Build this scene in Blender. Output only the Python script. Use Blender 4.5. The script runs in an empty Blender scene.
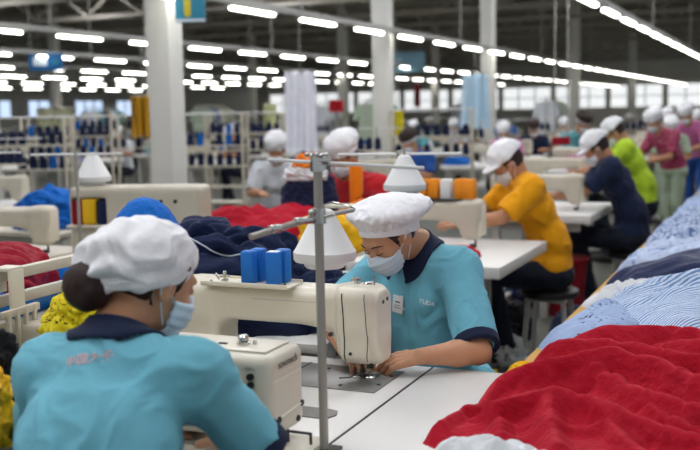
import bpy, bmesh, math, random
import numpy as np
from mathutils import Vector, Matrix
from math import sin, cos, pi, radians, sqrt, atan2
random.seed(7)
col = bpy.context.scene.collection
# ---------------------------------------------------------------- materials
def new_mat(name):
    m = bpy.data.materials.new(name); m.use_nodes = True
    nt = m.node_tree; b = nt.nodes['Principled BSDF']
    return m, nt, b
def srgb(h):
    if isinstance(h, str):
        h = h.lstrip('#'); c = [int(h[i:i+2], 16)/255 for i in (0, 2, 4)]
    else: c = list(h)
    return tuple([(x/12.92 if x <= .04045 else ((x+.055)/1.055)**2.4) for x in c]) + (1,)
def coords(nt, scale=(1,1,1), kind='Object', rot=(0,0,0)):
    tc = nt.nodes.new('ShaderNodeTexCoord'); mp = nt.nodes.new('ShaderNodeMapping')
    mp.inputs['Scale'].default_value = scale; mp.inputs['Rotation'].default_value = rot
    nt.links.new(tc.outputs[kind], mp.inputs['Vector']); return mp.outputs['Vector']
def add_bump(nt, b, vec, scale, strength, dist=.01, detail=4, prev=None):
    n = nt.nodes.new('ShaderNodeTexNoise'); n.inputs['Scale'].default_value = scale; n.inputs['Detail'].default_value = detail
    nt.links.new(vec, n.inputs['Vector'])
    bp = nt.nodes.new('ShaderNodeBump'); bp.inputs['Strength'].default_value = strength; bp.inputs['Distance'].default_value = dist
    nt.links.new(n.outputs['Fac'], bp.inputs['Height'])
    if prev: nt.links.new(prev, bp.inputs['Normal'])
    nt.links.new(bp.outputs['Normal'], b.inputs['Normal']); return bp.outputs['Normal']
def mat(name, colr, rough=.6, metal=0, bump=None, var=0, vscale=6, spec=None, sheen=0, emit=0, sss=0):
    m, nt, b = new_mat(name)
    c = srgb(colr); b.inputs['Base Color'].default_value = c
    b.inputs['Roughness'].default_value = rough; b.inputs['Metallic'].default_value = metal
    if spec is not None: b.inputs['Specular IOR Level'].default_value = spec
    if sheen: b.inputs['Sheen Weight'].default_value = sheen; b.inputs['Sheen Roughness'].default_value = .5
    if sss:
        b.inputs['Subsurface Weight'].default_value = sss; b.inputs['Subsurface Radius'].default_value = (.012, .005, .003)
    if emit:
        b.inputs['Emission Color'].default_value = c; b.inputs['Emission Strength'].default_value = emit
    v = coords(nt)
    if var:
        n = nt.nodes.new('ShaderNodeTexNoise'); n.inputs['Scale'].default_value = vscale; n.inputs['Detail'].default_value = 5
        nt.links.new(v, n.inputs['Vector'])
        r = nt.nodes.new('ShaderNodeMapRange'); r.inputs['From Min'].default_value = .3; r.inputs['From Max'].default_value = .7
        r.inputs['To Min'].default_value = 1-var; r.inputs['To Max'].default_value = 1+var
        nt.links.new(n.outputs['Fac'], r.inputs['Value'])
        mx = nt.nodes.new('ShaderNodeVectorMath'); mx.operation = 'SCALE'
        mx.inputs[0].default_value = c[:3]; nt.links.new(r.outputs['Result'], mx.inputs['Scale'])
        nt.links.new(mx.outputs['Vector'], b.inputs['Base Color'])
    if bump: add_bump(nt, b, v, bump[0], bump[1], bump[2] if len(bump) > 2 else .01)
    return m
def cloth(name, colr, folds=.5, fscale=9, rough=.85, weave=True, var=.05):
    m = mat(name, colr, rough, var=var, vscale=12, spec=.25, sheen=.06)
    nt = m.node_tree; b = nt.nodes['Principled BSDF']
    v = coords(nt); p = None
    if folds: p = add_bump(nt, b, v, fscale, folds, .02, 3)
    if weave: add_bump(nt, b, v, 600, .12, .001, 1, p)
    return m
# ---------------------------------------------------------------- objects
def tag(o, label=None, cat=None, group=None, kind=None):
    if label: o['label'] = label
    if cat: o['category'] = cat
    if group: o['group'] = group
    if kind: o['kind'] = kind
    return o
def empty(name, loc=(0,0,0), rz=0, label=None, cat=None, group=None):
    o = bpy.data.objects.new(name, None); col.objects.link(o)
    o.location = loc; o.rotation_euler = (0, 0, rz); o.empty_display_size = .1
    return tag(o, label, cat, group)
def link(name, me, m, parent=None, smooth=True, auto=None):
    o = bpy.data.objects.new(name, me); col.objects.link(o)
    if m is not None:
        for mm in (m if isinstance(m, (list, tuple)) else [m]): me.materials.append(mm)
    if smooth:
        me.polygons.foreach_set('use_smooth', [True]*len(me.polygons))
        if auto:
            try: me.set_sharp_from_angle(angle=radians(auto))
            except Exception: pass
    if parent is not None: o.parent = parent
    return o
class MB:
    def __init__(s): s.bm = bmesh.new(); s.mi = 0
    def _add(s, verts, M):
        for v in verts: v.co = M @ v.co
    def box(s, c, size, rz=0, bev=0, M=None, seg=2, ry=0, rx=0):
        r = bmesh.ops.create_cube(s.bm, size=1)
        T = Matrix.Translation(c) @ Matrix.Rotation(rz, 4, 'Z') @ Matrix.Rotation(ry, 4, 'Y') @ Matrix.Rotation(rx, 4, 'X') @ Matrix.Diagonal((*size, 1))
        s._add(r['verts'], T)
        fs = set(f for v in r['verts'] for f in v.link_faces)
        for f in fs: f.material_index = s.mi
        if bev:
            es = list(set(e for v in r['verts'] for e in v.link_edges))
            bmesh.ops.bevel(s.bm, geom=es, offset=bev, segments=seg, profile=.5, affect='EDGES')
        return s
    def cyl(s, a, b, r1, r2=None, n=16, cap=True):
        a = Vector(a); b = Vector(b); r2 = r1 if r2 is None else r2
        d = b-a; L = d.length
        q = d.to_track_quat('Z', 'Y').to_matrix().to_4x4()
        r = bmesh.ops.create_cone(s.bm, cap_ends=cap, cap_tris=False, segments=n, radius1=max(r1, 1e-5), radius2=max(r2, 1e-5), depth=L)
        s._add(r['verts'], Matrix.Translation((a+b)/2) @ q)
        for f in set(f for v in r['verts'] for f in v.link_faces): f.material_index = s.mi
        return s
    def sph(s, c, r, n=16, sc=(1,1,1), rz=0):
        q = bmesh.ops.create_uvsphere(s.bm, u_segments=n, v_segments=max(6, n//2), radius=r)
        s._add(q['verts'], Matrix.Translation(c) @ Matrix.Rotation(rz, 4, 'Z') @ Matrix.Diagonal((*sc, 1)))
        return s
    def lathe(s, c, prof, n=32, axis=None):
        c = Vector(c); rings = []
        Q = Matrix.Identity(3) if axis is None else Vector(axis).to_track_quat('Z', 'Y').to_matrix()
        for (r, z) in prof:
            rings.append([s.bm.verts.new(c + Q @ Vector((max(r, 1e-4)*cos(2*pi*i/n), max(r, 1e-4)*sin(2*pi*i/n), z))) for i in range(n)])
        for a, b in zip(rings, rings[1:]):
            for i in range(n): s.bm.faces.new((a[i], a[(i+1) % n], b[(i+1) % n], b[i]))
        s.bm.faces.new(rings[0][::-1]); s.bm.faces.new(rings[-1])
        return s
    def tube(s, pts, r, n=8, closed=False):
        pts = [Vector(p) for p in pts]; rings = []
        rr = r if isinstance(r, (list, tuple)) else [r]*len(pts)
        up = Vector((0, 0, 1))
        for i, p in enumerate(pts):
            t = (pts[min(i+1, len(pts)-1)] - pts[max(i-1, 0)]).normalized()
            u = t.cross(up)
            if u.length < .05: u = t.cross(Vector((0, 1, 0)))
            u.normalize(); w = u.cross(t)
            rings.append([s.bm.verts.new(p + (u*cos(2*pi*k/n) + w*sin(2*pi*k/n))*rr[i]) for k in range(n)])
        for a, b in zip(rings, rings[1:]):
            for k in range(n): s.bm.faces.new((a[k], a[(k+1) % n], b[(k+1) % n], b[k]))
        s.bm.faces.new(rings[0][::-1]); s.bm.faces.new(rings[-1])
        return s
    def prism(s, pts, d):      # polygon (3d points) extruded along d
        d = Vector(d); a = [s.bm.verts.new(Vector(p)) for p in pts]; b = [s.bm.verts.new(Vector(p)+d) for p in pts]
        n = len(a); s.bm.faces.new(a[::-1]); s.bm.faces.new(b)
        for i in range(n): s.bm.faces.new((a[i], a[(i+1) % n], b[(i+1) % n], b[i]))
        return s
    def quad(s, a, b, c, d):
        s.bm.faces.new([s.bm.verts.new(Vector(p)) for p in (a, b, c, d)]); return s
    def mesh(s, name):
        bmesh.ops.recalc_face_normals(s.bm, faces=s.bm.faces)
        me = bpy.data.meshes.new(name); s.bm.to_mesh(me); s.bm.free(); return me
    def build(s, name, m, parent=None, smooth=True, auto=40):
        return link(name, s.mesh(name), m, parent, smooth, auto)
def kids(o): return [c for c in col.objects if c.parent == o] if False else list(o.children)
def copy_tree(o, parent=None):
    c = o.copy(); col.objects.link(c)
    if parent is not None: c.parent = parent
    for ch in list(o.children): copy_tree(ch, c)
    return c
# ---------------------------------------------------------------- noise
def _h(ix, iy, iz):
    n = (ix*374761393 + iy*668265263 + iz*1274126177) & 0x7fffffff
    n = ((n ^ (n >> 13))*1103515245) & 0x7fffffff
    return ((n ^ (n >> 16)) & 0xffff)/65535.0
def vnoise(P):
    P = np.asarray(P, dtype=np.float64); i = np.floor(P).astype(np.int64); f = P-i; f = f*f*f*(f*(f*6-15)+10)
    r = 0
    for dx in (0, 1):
        for dy in (0, 1):
            for dz in (0, 1):
                w = (f[..., 0] if dx else 1-f[..., 0])*(f[..., 1] if dy else 1-f[..., 1])*(f[..., 2] if dz else 1-f[..., 2])
                r = r + w*_h(i[..., 0]+dx, i[..., 1]+dy, i[..., 2]+dz)
    return r*2-1
def fbm(P, o=3):
    r = 0; a = 1
    for k in range(o): r = r + a*vnoise(P*(2**k)+17.3*k); a *= .5
    return r
def ridged(P, o=3):
    r = 0; a = 1
    for k in range(o): r = r + a*(1-2*np.abs(vnoise(P*(2**k)+9.1*k))); a *= .45
    return r
# ---------------------------------------------------------------- signed distance shapes and surface nets
def smin(a, b, k):
    if k <= 0: return np.minimum(a, b)
    h = np.clip(.5+.5*(b-a)/k, 0, 1); return b*(1-h)+a*h-k*h*(1-h)
def rc(P, a, b, r1, r2):
    a = np.array(a, float); b = np.array(b, float); d = b-a
    t = np.clip(((P-a)@d)/max(d@d, 1e-9), 0, 1)
    q = P-a-t[..., None]*d
    return np.sqrt((q*q).sum(-1)) - (r1+(r2-r1)*t)
def el(P, c, r, M=None):
    q = P-np.array(c, float)
    if M is not None: q = q@np.array(M)
    r = np.array(r, float); k0 = np.sqrt(((q/r)**2).sum(-1)); k1 = np.sqrt(((q/(r*r))**2).sum(-1))
    return k0*(k0-1)/np.maximum(k1, 1e-6)
def rb(P, c, h, r=0, M=None):
    q = P-np.array(c, float)
    if M is not None: q = q@np.array(M)
    q = np.abs(q)-(np.array(h, float)-r)
    return np.sqrt((np.maximum(q, 0)**2).sum(-1)) + np.minimum(q.max(-1), 0) - r
def pl(P, c, n):
    n = np.array(n, float); n /= np.linalg.norm(n); return (P-np.array(c, float))@n
def nets(fn, lo, hi, h, name='m', disp=None):
    lo = np.array(lo, float); hi = np.array(hi, float); n = np.maximum(((hi-lo)/h).astype(int)+1, 3)
    ax = [lo[i]+h*np.arange(n[i]) for i in range(3)]
    B = 4; nb = -(-n//B)
    cx = [lo[i]+h*(B*np.arange(nb[i])+(B-1)/2) for i in range(3)]
    CP = np.stack(np.meshgrid(*cx, indexing='ij'), -1).reshape(-1, 3)
    cv = fn(CP).reshape(nb); V = np.repeat(np.repeat(np.repeat(np.where(cv > 0, 1., -1.), B, 0), B, 1), B, 2)
    near = np.stack(np.nonzero(np.abs(cv) < h*B*1.15+.002), -1)
    o = np.stack(np.meshgrid(*[np.arange(B)]*3, indexing='ij'), -1).reshape(-1, 3)
    I3 = (near[:, None, :]*B + o[None]).reshape(-1, 3)
    V[I3[:, 0], I3[:, 1], I3[:, 2]] = fn(lo + h*I3)
    V = V[:n[0], :n[1], :n[2]]
    V[0] = V[-1] = 1; V[:, 0] = V[:, -1] = 1; V[:, :, 0] = V[:, :, -1] = 1
    inside = V < 0
    nc = n-1
    acc = np.zeros((*nc, 3)); cnt = np.zeros(nc)
    sl = lambda a, o: a[o[0]:o[0]+nc[0], o[1]:o[1]+nc[1], o[2]:o[2]+nc[2]]
    cr = [(x, y, z) for x in (0, 1) for y in (0, 1) for z in (0, 1)]
    for a in cr:
        for d in range(3):
            if a[d]: continue
            b = list(a); b[d] = 1
            va = sl(V, a); vb = sl(V, b); m = (va < 0) != (vb < 0)
            t = np.where(m, va/np.where(m, va-vb, 1), 0)
            for k in range(3): acc[..., k] += np.where(m, a[k]+(t if k == d else 0), 0)
            cnt += m
    act = cnt > 0
    idx = -np.ones(nc, int); idx[act] = np.arange(act.sum())
    g = np.stack(np.nonzero(act), -1)
    vs = lo + h*(g + acc[act]/cnt[act][:, None])
    faces = []
    for d in range(3):
        u, w = [(1, 2), (2, 0), (0, 1)][d]
        A = [slice(0, n[k]) for k in range(3)]
        a0 = [slice(1, n[k]-1) for k in range(3)]; a0[d] = slice(0, n[d]-1)
        a1 = list(a0); a1[d] = slice(1, n[d])
        va = inside[tuple(a0)]; vb = inside[tuple(a1)]
        m = va != vb; q = np.stack(np.nonzero(m), -1)
        off = np.array([1, 1, 1]); off[d] = 0; q = q+off
        def I(du, dw):
            r = q.copy(); r[:, u] -= du; r[:, w] -= dw; return idx[r[:, 0], r[:, 1], r[:, 2]]
        F = np.stack([I(1, 1), I(0, 1), I(0, 0), I(1, 0)], -1)
        fl = ~va[m]
        F[fl] = F[fl][:, ::-1]
        faces.append(F)
    F = np.concatenate(faces)
    if disp is not None:
        # normals by gradient of the mesh
        nrm = np.zeros_like(vs); fn_ = np.cross(vs[F[:, 2]]-vs[F[:, 0]], vs[F[:, 3]]-vs[F[:, 1]])
        for k in range(4): np.add.at(nrm, F[:, k], fn_)
        nrm /= np.maximum(np.linalg.norm(nrm, axis=1), 1e-9)[:, None]
        vs = vs + nrm*disp(vs, nrm)[:, None]
    return mesh_np(name, vs, F)
def mesh_np(name, vs, F):
    me = bpy.data.meshes.new(name)
    me.vertices.add(len(vs)); me.vertices.foreach_set('co', np.asarray(vs, np.float32).ravel())
    me.loops.add(F.size); me.loops.foreach_set('vertex_index', F.astype(np.int32).ravel())
    me.polygons.add(len(F)); me.polygons.foreach_set('loop_start', np.arange(0, F.size, F.shape[1], dtype=np.int32))
    me.polygons.foreach_set('loop_total', np.full(len(F), F.shape[1], np.int32))
    me.update(calc_edges=True); me.validate(); return me
def sdf(name, fn, lo, hi, h, m, parent=None, disp=None):
    return link(name, nets(fn, lo, hi, h, name, disp), m, parent)
def text(name, body, size, loc, rot, m, parent, ext=.0004, bold=False):
    cu = bpy.data.curves.new(name, 'FONT'); cu.body = body; cu.size = size; cu.extrude = ext; cu.align_x = 'CENTER'; cu.align_y = 'CENTER'
    if bold: cu.offset = size*.02
    o = bpy.data.objects.new(name+'_c', cu); col.objects.link(o); bpy.context.view_layer.update()
    me = bpy.data.meshes.new_from_object(o.evaluated_get(bpy.context.evaluated_depsgraph_get()))
    bpy.data.objects.remove(o)
    me.materials.clear(); t = link(name, me, m, parent, False)
    t.location = loc; t.rotation_euler = rot; return t
def nrm(v): v = np.array(v, float); return v/np.linalg.norm(v)
def head_frame(yaw, pitch, rollh=0):
    # faces -Y when yaw = pitch = 0; positive pitch looks down, positive yaw turns to the figure's left (+X)
    M = Matrix.Rotation(yaw, 3, 'Z') @ Matrix.Rotation(pitch, 3, 'X') @ Matrix.Rotation(rollh, 3, 'Y')
    l = np.array(M @ Vector((1, 0, 0))); f = np.array(M @ Vector((0, -1, 0))); u = np.array(M @ Vector((0, 0, 1)))
    return l, f, u
def hand_prims(W, d, n, side, curl=.5, spread=.12, sc=1.0):
    # W wrist, d forward, n palm-down normal, side = +1/-1 where the thumb lies along s
    d = nrm(d); n = nrm(np.array(n) - d*np.dot(n, d)); s = np.cross(n, d)*side
    out = []
    base = np.array(W, float)
    kn = []
    for q, (o, L) in enumerate(((.028, .072), (.009, .08), (-.010, .075), (-.028, .058))):
        b = base + d*(.082-.006*abs(q-1))*sc + s*o*sc
        kn.append(b)
        out.append((base + s*o*.55*sc + d*.01, b, .0145*sc, .011*sc))
        dr = nrm(d + s*spread*(o/.028)); a = b; ang = curl*.35
        for seg, fr in enumerate((.45, .32, .25)):
            ax = dr*cos(ang) + n*sin(ang)
            e = a + ax*L*fr*sc
            out.append((a, e, (.0092-.0008*seg)*sc, (.0086-.0010*seg)*sc)); a = e; ang += curl*(.75+.08*q)
    t0 = base + d*.022*sc + s*.024*sc + n*.006; t1 = t0 + nrm(d*.75+s*.75+n*.3)*.042*sc; t2 = t1 + nrm(d*1+s*.30+n*.35)*.030*sc
    out += [(base + d*.005, t0, .014*sc, .013*sc), (t0, t1, .0125*sc, .0105*sc), (t1, t2, .0102*sc, .0078*sc)]
    return out
POSE = dict(pelvis=(0, 0, .56), waist=(0, -.03, .74), chest=(0, -.10, .93), neck=(0, -.17, 1.09), head=(0, -.25, 1.23),
    shL=(.175, -.12, 1.04), shR=(-.175, -.12, 1.04), elL=(.235, -.24, .84), elR=(-.235, -.24, .84),
    wrL=(.10, -.50, .86), wrR=(-.10, -.50, .86), dL=(-.25, -1, 0), dR=(.25, -1, 0), nL=(0, 0, -1), nR=(0, 0, -1), curl=.5,
    hipL=(.09, 0, .54), hipR=(-.09, 0, .54), knL=(.11, -.42, .56), knR=(-.13, -.42, .56), anL=(.11, -.30, .09), anR=(-.13, -.34, .09),
    hyaw=0, hpitch=.5, hroll=0, slim=1.0, fold=.006)
def person(name, root, p, h, M, look):
    """M: dict of materials skin, shirt, trim, pants, cap, hair, mask, shoe.  look: dict of switches."""
    q = dict(POSE); q.update(p); A = {k: np.array(v, float) if isinstance(v, tuple) else v for k, v in q.items()}
    l, f, u = head_frame(A['hyaw'], A['hpitch'], A['hroll']); H = A['head']
    at = lambda a, b, c: H + l*a + f*b + u*c
    R3 = np.stack([l, f, u], 1)
    S = A['slim']
    bt = nrm(A['neck']-A['waist']); bl = nrm(A['shL']-A['shR']); bf = nrm(np.cross(bt, bl)); bt2 = np.cross(bl, bf)
    if bf[1] > 0 and not look.get('back'): bf = -bf
    BM = np.stack([bl, bf, np.cross(bl, bf)], 1)
    hands = []
    for sd, s in (('L', 1), ('R', -1)):
        hands.append(hand_prims(A['wr'+sd], A['d'+sd], A['n'+sd], look.get('thumb'+sd, s), A['curl'+sd] if 'curl'+sd in A else A['curl']))
    def head(P):
        v = el(P, at(0, -.012, .022), (.074, .094, .092), R3)
        v = smin(v, el(P, at(0, .030, -.045), (.056, .058, .062), R3), .03)
        v = smin(v, rc(P, at(0, .062, -.088), at(0, .066, -.094), .020, .018), .03)
        v = smin(v, rc(P, at(0, .080, .004), at(0, .103, -.036), .008, .012), .012)
        v = smin(v, el(P, at(.036, .058, -.028), (.022, .018, .02), R3), .02)
        v = smin(v, el(P, at(-.036, .058, -.028), (.022, .018, .02), R3), .02)
        v = smin(v, rc(P, at(-.03, .079, .022), at(.03, .079, .022), .009, .009), .014)
        for s in (1, -1):
            v = -smin(-v, el(P, at(s*.031, .092, .002), (.017, .012, .011), R3), .008)
            v = smin(v, el(P, at(s*.031, .076, .001), (.013, .010, .009), R3), .003)
            e = el(P, at(s*.078, -.006, -.008), (.010, .019, .031), R3)
            e = -smin(-e, el(P, at(s*.088, .001, -.005), (.007, .009, .018), R3), .004)
            v = smin(v, e, .006)
        v = smin(v, rc(P, at(-.018, .083, -.062), at(.018, .083, -.062), .007, .007), .008)
        return v
    def body(P):
        v = head(P)
        v = smin(v, rc(P, A['neck'], at(0, -.035, -.055), .056*S, .050*S), .025)
        t = el(P, A['chest'], (.13*S, .085, .17), BM)
        t = smin(t, el(P, A['waist'], (.115*S, .08, .14), BM), .05)
        t = smin(t, el(P, A['pelvis'], (.14*S, .10, .10)), .05)
        t = smin(t, rc(P, A['neck'], A['chest'], .05, .08), .05)
        for sd in 'LR':
            t = smin(t, rc(P, A['neck']*.7+A['chest']*.3, A['sh'+sd], .045, .048), .03)
            t = smin(t, rc(P, A['sh'+sd], A['el'+sd], .045*S, .036*S), .02)
            t = smin(t, rc(P, A['el'+sd], A['el'+sd]*.6+A['wr'+sd]*.4, .037*S, .036*S), .012)
            t = smin(t, rc(P, A['el'+sd]*.6+A['wr'+sd]*.4, A['wr'+sd], .036*S, .0235*S), .015)
            t = smin(t, rc(P, A['hip'+sd], A['kn'+sd], .07, .05), .03)
            t = smin(t, rc(P, A['kn'+sd], A['an'+sd], .05, .035), .02)
            t = smin(t, rc(P, A['an'+sd]-[0, 0, .03], A['an'+sd]+[0, -.12, -.05], .03, .022), .02)
        v = smin(v, t, .03)
        for hp in hands:
            g = None
            for (a, b, r1, r2) in hp:
                w = rc(P, a, b, r1, r2); g = w if g is None else smin(g, w, .004)
            v = smin(v, g, .010)
        return v
    pts = np.array([A[k] for k in A if isinstance(A[k], np.ndarray) and k[:1] not in 'dn'] + [A['neck']])
    lo = pts.min(0)-[.14, .22, .1]; hi = pts.max(0)+[.14, .16, .16]; lo[2] = 0
    sdf('body', body, lo, hi, h, M['skin'], root)
    fo = A['fold']
    def folds(V, N):
        w = fbm(V*[7, 7, 5]+3, 2)
        return fo*(ridged(V*[11, 11, 6]+w[:, None]*1.1+look.get('seed', 0), 2)-.1)
    def shirt(P):
        v = el(P, A['chest']+bf*.0, (.165*S, .118, .17), BM)
        v = smin(v, el(P, A['waist']+bf*.01, (.152*S, .118, .16), BM), .06)
        v = smin(v, el(P, A['pelvis']+[0, -.01, .03], (.165*S, .135, .12)), .06)
        v = smin(v, rc(P, A['shL']*.93+A['shR']*.07, A['shR']*.93+A['shL']*.07, .060, .060), .07)
        v = smin(v, rc(P, A['chest'], A['neck']*.85+A['chest']*.15, .09, .062), .05)
        for sd in 'LR':
            sh = A['sh'+sd]; e = A['el'+sd]; L = look.get('sleeve', .72)
            v = smin(v, rc(P, A['neck']*.75+A['chest']*.25, sh, .062, .060), .05)
            v = smin(v, rc(P, sh, sh*(1-L)+e*L, .063*S, .062*S), .045)
        v = np.maximum(v, -pl(P, A['pelvis']+[0, 0, -.07], (0, 0, 1)))
        for sd in 'LR':   # flat sleeve ends, hollow around the arm
            sh = A['sh'+sd]; e = A['el'+sd]; L = look.get('sleeve', .72); ax = nrm(e-sh); end = sh*(1-L)+e*L+ax*.03
            near = np.sqrt(((P-end)**2).sum(-1))-.10
            v = np.where(near < 0, np.maximum(v, pl(P, end, ax)), v)
            v = np.maximum(v, -rc(P, end-ax*.03, end+ax*.2, .045*S, .045*S)) if look.get('sleeve', .72) < 1 else v
        v = np.maximum(v, -rc(P, A['neck']+bf*.012, at(0, -.02, -.07), .060, .062))
        if look.get('collar'):
            c = A['neck']+bf*.012; dn = -(P-c)@bt; sd_ = np.abs((P-c)@bl); fr = (P-c)@bf
            v = np.maximum(v, -np.maximum(np.maximum(sd_-.034+.42*dn, dn-.075), .02-fr))
        return v
    if look.get('shirt', 1):
        so = sdf('polo_shirt' if look.get('collar') else 'shirt', shirt, lo-.03, hi+.03, h*1.15, M['shirt'], root, folds)
        if look.get('cuffs'):
            for sd in 'LR':
                sh = A['sh'+sd]; e = A['el'+sd]; L = look.get('sleeve', .72); ax = nrm(e-sh); end = sh*(1-L)+e*L+ax*.03
                def cf(P, end=end, ax=ax, sh=sh):
                    r = rc(P, sh, end+ax*.1, .0685*S, .0665*S)
                    return np.maximum(np.maximum(r, np.abs(pl(P, end-ax*.010, ax))-.018), -rc(P, end-ax*.1, end+ax*.2, .048*S, .048*S))
                o = sdf('cuff', cf, end-.1, end+.1, .005, M['trim'], so); tag(o, 'navy blue sleeve cuff')
        if look.get('collar'):
            nb = A['neck']+bf*.012; ax = nrm(at(0, -.035, -.055)-A['neck']); ax = nrm(ax*.6+bt)
            def co(P):
                t = pl(P, nb, ax); fr = (P-nb)@bf; sd_ = np.abs((P-nb)@bl)
                rho = np.sqrt(np.maximum(((P-nb)**2).sum(-1)-t*t, 0))
                ang = np.clip(fr/np.maximum(rho, 1e-4), -1, 1)
                Rm = .098+look.get('lapel', .045)*np.clip(ang-.1, 0, 1)**1.2*1.4
                fall = np.maximum(shirt(P)-.010, rho-Rm)
                fall = np.maximum(fall, -(shirt(P)-.003))
                fall = np.maximum(fall, -t-.030-.085*np.clip(ang, 0, 1))
                stand = np.maximum(rc(P, nb-ax*.03, nb+ax*.05, .084, .064), np.abs(t-.008)-.026)
                v = smin(fall, stand, .008)
                v = np.maximum(v, -rc(P, nb-ax*.1, nb+ax*.2, .0595, .0585))
                gap = .012+.42*np.clip(-t+.01, 0, .2)
                v = np.maximum(v, np.where(fr > 0, gap-sd_, -1))
                return v
            o = sdf('collar', co, nb-.20, nb+.20, .0042, M['trim'], so); tag(o, 'navy blue polo collar')
    if look.get('pants', 1):
        def pants(P):
            v = el(P, A['pelvis']-[0, 0, .02], (.165*S, .14, .115))
            for sd in 'LR':
                v = smin(v, rc(P, A['hip'+sd], A['kn'+sd], .088, .066), .03)
                v = smin(v, rc(P, A['kn'+sd], A['an'+sd]+[0, 0, .02], .066, .052), .02)
            v = np.maximum(v, -pl(P, A['anL']*.5+A['anR']*.5, (0, 0, 1)))
            return v
        sdf('trousers', pants, lo-.03, hi+.03, h*1.4, M['pants'], root, folds)
        for sd in 'LR':
            a = A['an'+sd]
            def shoe(P, a=a): 
                v = smin(rc(P, a-[0, -.03, .035], a+[0, -.14, -.045], .05, .036), rc(P, a, a-[0, 0, .03], .042, .045), .02)
                return np.maximum(v, -(P[..., 2]-.012))
            sdf('shoe', shoe, a-[.09, .22, .10], a+[.09, .14, .07], .009, M['shoe'], root)
    # hair
    def hair(P):
        v = el(P, at(0, -.016, .022), (.082, .100, .098), R3)
        fr = (P-H)@f; up = (P-H)@u
        v = np.maximum(v, (fr - .030 - .30*np.clip(up, -.1, .1)) if not look.get('fringe') else fr-.085)
        v = np.maximum(v, -(up + .055 - .5*np.clip(fr+.02, -.1, .15)*1.0))
        lat = np.abs((P-H)@l)      # leave the ears free
        v = np.maximum(v, np.where((lat > .06) & (fr > -.028) & (fr < .02), .012-up, -1))
        if look.get('bun') is not None:
            b = look['bun']; v = smin(v, el(P, at(*b), (.054, .050, .052), R3)+.003*fbm(P*40, 2), .012)
        return v
    he = look.get('hh', max(h, .005))
    ext = .2
    sdf('hair', hair, H-ext, H+ext, he, M['hair'], root, (lambda V, N: .0015*ridged(V*[60, 60, 22], 2)) if h < .007 else None)
    style = look.get('cap', 'puff')
    cs = look.get('seed', 0)
    if style == 'puff':
        ct = look.get('cap_tilt', 0); uu = nrm(u+f*ct); ff = nrm(f-u*ct); CM = np.stack([l, ff, uu], 1)
        ca = lambda a, b, c: H + l*a + ff*b + uu*c
        cr = look.get('crown', (.104, .124, .068)); cc = look.get('crown_at', (0, -.028, .098))
        def crown(P):
            v = el(P, ca(*cc), cr, CM)
            v = smin(v, el(P, ca(0, -.008, .06), (.090, .108, .07), CM), .02)
            v = np.maximum(v, -((P-H)@uu-look.get('crown_cut', .048)))
            return v
        def cdisp(V, N):
            L = (V-H)@CM
            a = np.arctan2(L[:, 0], L[:, 1]); w = fbm(V*[14, 14, 14]+cs, 2)
            edge = np.clip(1-(L[:, 2]-.05)/.09, 0, 1)
            pl_ = ridged(np.stack([L[:, 0]*18, L[:, 1]*18, L[:, 2]*6], -1)+w[:, None]*.8+cs, 2)
            return look.get('capfold', .006)*(pl_-.2) + .003*edge*np.sin(a*26+w*4)
        c = sdf('cap', crown, H-.27, H+.27, he, M['cap'], root, cdisp)
        def band(P):
            v = el(P, ca(0, -.012, .022), (.088, .110, .120), CM)
            k = (P-H)@uu; fr = (P-H)@ff
            v = np.maximum(v, np.abs(k-look.get('band_z', .044)-fr*.06)-look.get('band_h', .022))
            v = np.maximum(v, -el(P, ca(0, -.012, .022), (.080, .101, .112), CM))
            return v
        sdf('cap_band', band, H-.2, H+.2, max(.0045, he*.8), M['cap'], c)
    elif style == 'bonnet':
        tl = look.get('cap_tilt', .25); uu = nrm(u+f*tl); ff = nrm(f-u*tl); CM = np.stack([l, ff, uu], 1)
        ca = lambda a, b, c: H + l*a + ff*b + uu*c
        def bon(P):
            v = el(P, ca(0, -.030, .045), (.094, .126, .092), CM)
            v = smin(v, el(P, ca(0, -.078, .046), (.066, .060, .060), CM), .04)
            v = np.maximum(v, -((P-H)@uu-.002+.10*np.clip((P-H)@ff, -.2, .2)))
            return v
        def bd(V, N):
            L = (V-H)@CM; w = fbm(V*9+cs, 2)
            back = np.clip((-L[:, 1]-.0)/.12, 0, 1); a = np.arctan2(L[:, 0], L[:, 2]-.03)
            return .007*(ridged(np.stack([L[:, 0]*13, L[:, 1]*7, L[:, 2]*13], -1)+w[:, None]*1.1+cs, 2)-.1) + .005*back*np.sin(a*9+w*3)
        c = sdf('cap', bon, H-.27, H+.27, he, M['cap'], root, bd)
        def band(P):
            v = el(P, ca(0, -.030, .045), (.0965, .1285, .098), CM)
            k = (P-H)@uu+.10*np.clip((P-H)@ff, -.2, .2)
            v = np.maximum(v, np.abs(k-.012)-.013)
            v = np.maximum(v, -el(P, ca(0, -.030, .045), (.088, .118, .090), CM))
            return v
        sdf('cap_band', band, H-.2, H+.2, .005, M['cap'], c)
    elif style == 'brim':
        ct = look.get('cap_tilt', 0); uu = nrm(u+f*ct); ff = nrm(f-u*ct); CM = np.stack([l, ff, uu], 1)
        ca = lambda a, b, c: H + l*a + ff*b + uu*c
        def cp(P):
            v = el(P, ca(0, -.022, .045), (.100, .122, .105), CM)
            v = np.maximum(v, -((P-H)@uu-.035+.15*np.clip((P-H)@ff, -.2, 0)))
            br = el(P, ca(0, .085, .036), (.085, .068, .016), CM)
            return smin(v, br, .012)
        sdf('cap', cp, H-.27, H+.27, he, M['cap'], root, lambda V, N: .005*(ridged(V*13+cs, 2)-.2))
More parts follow.
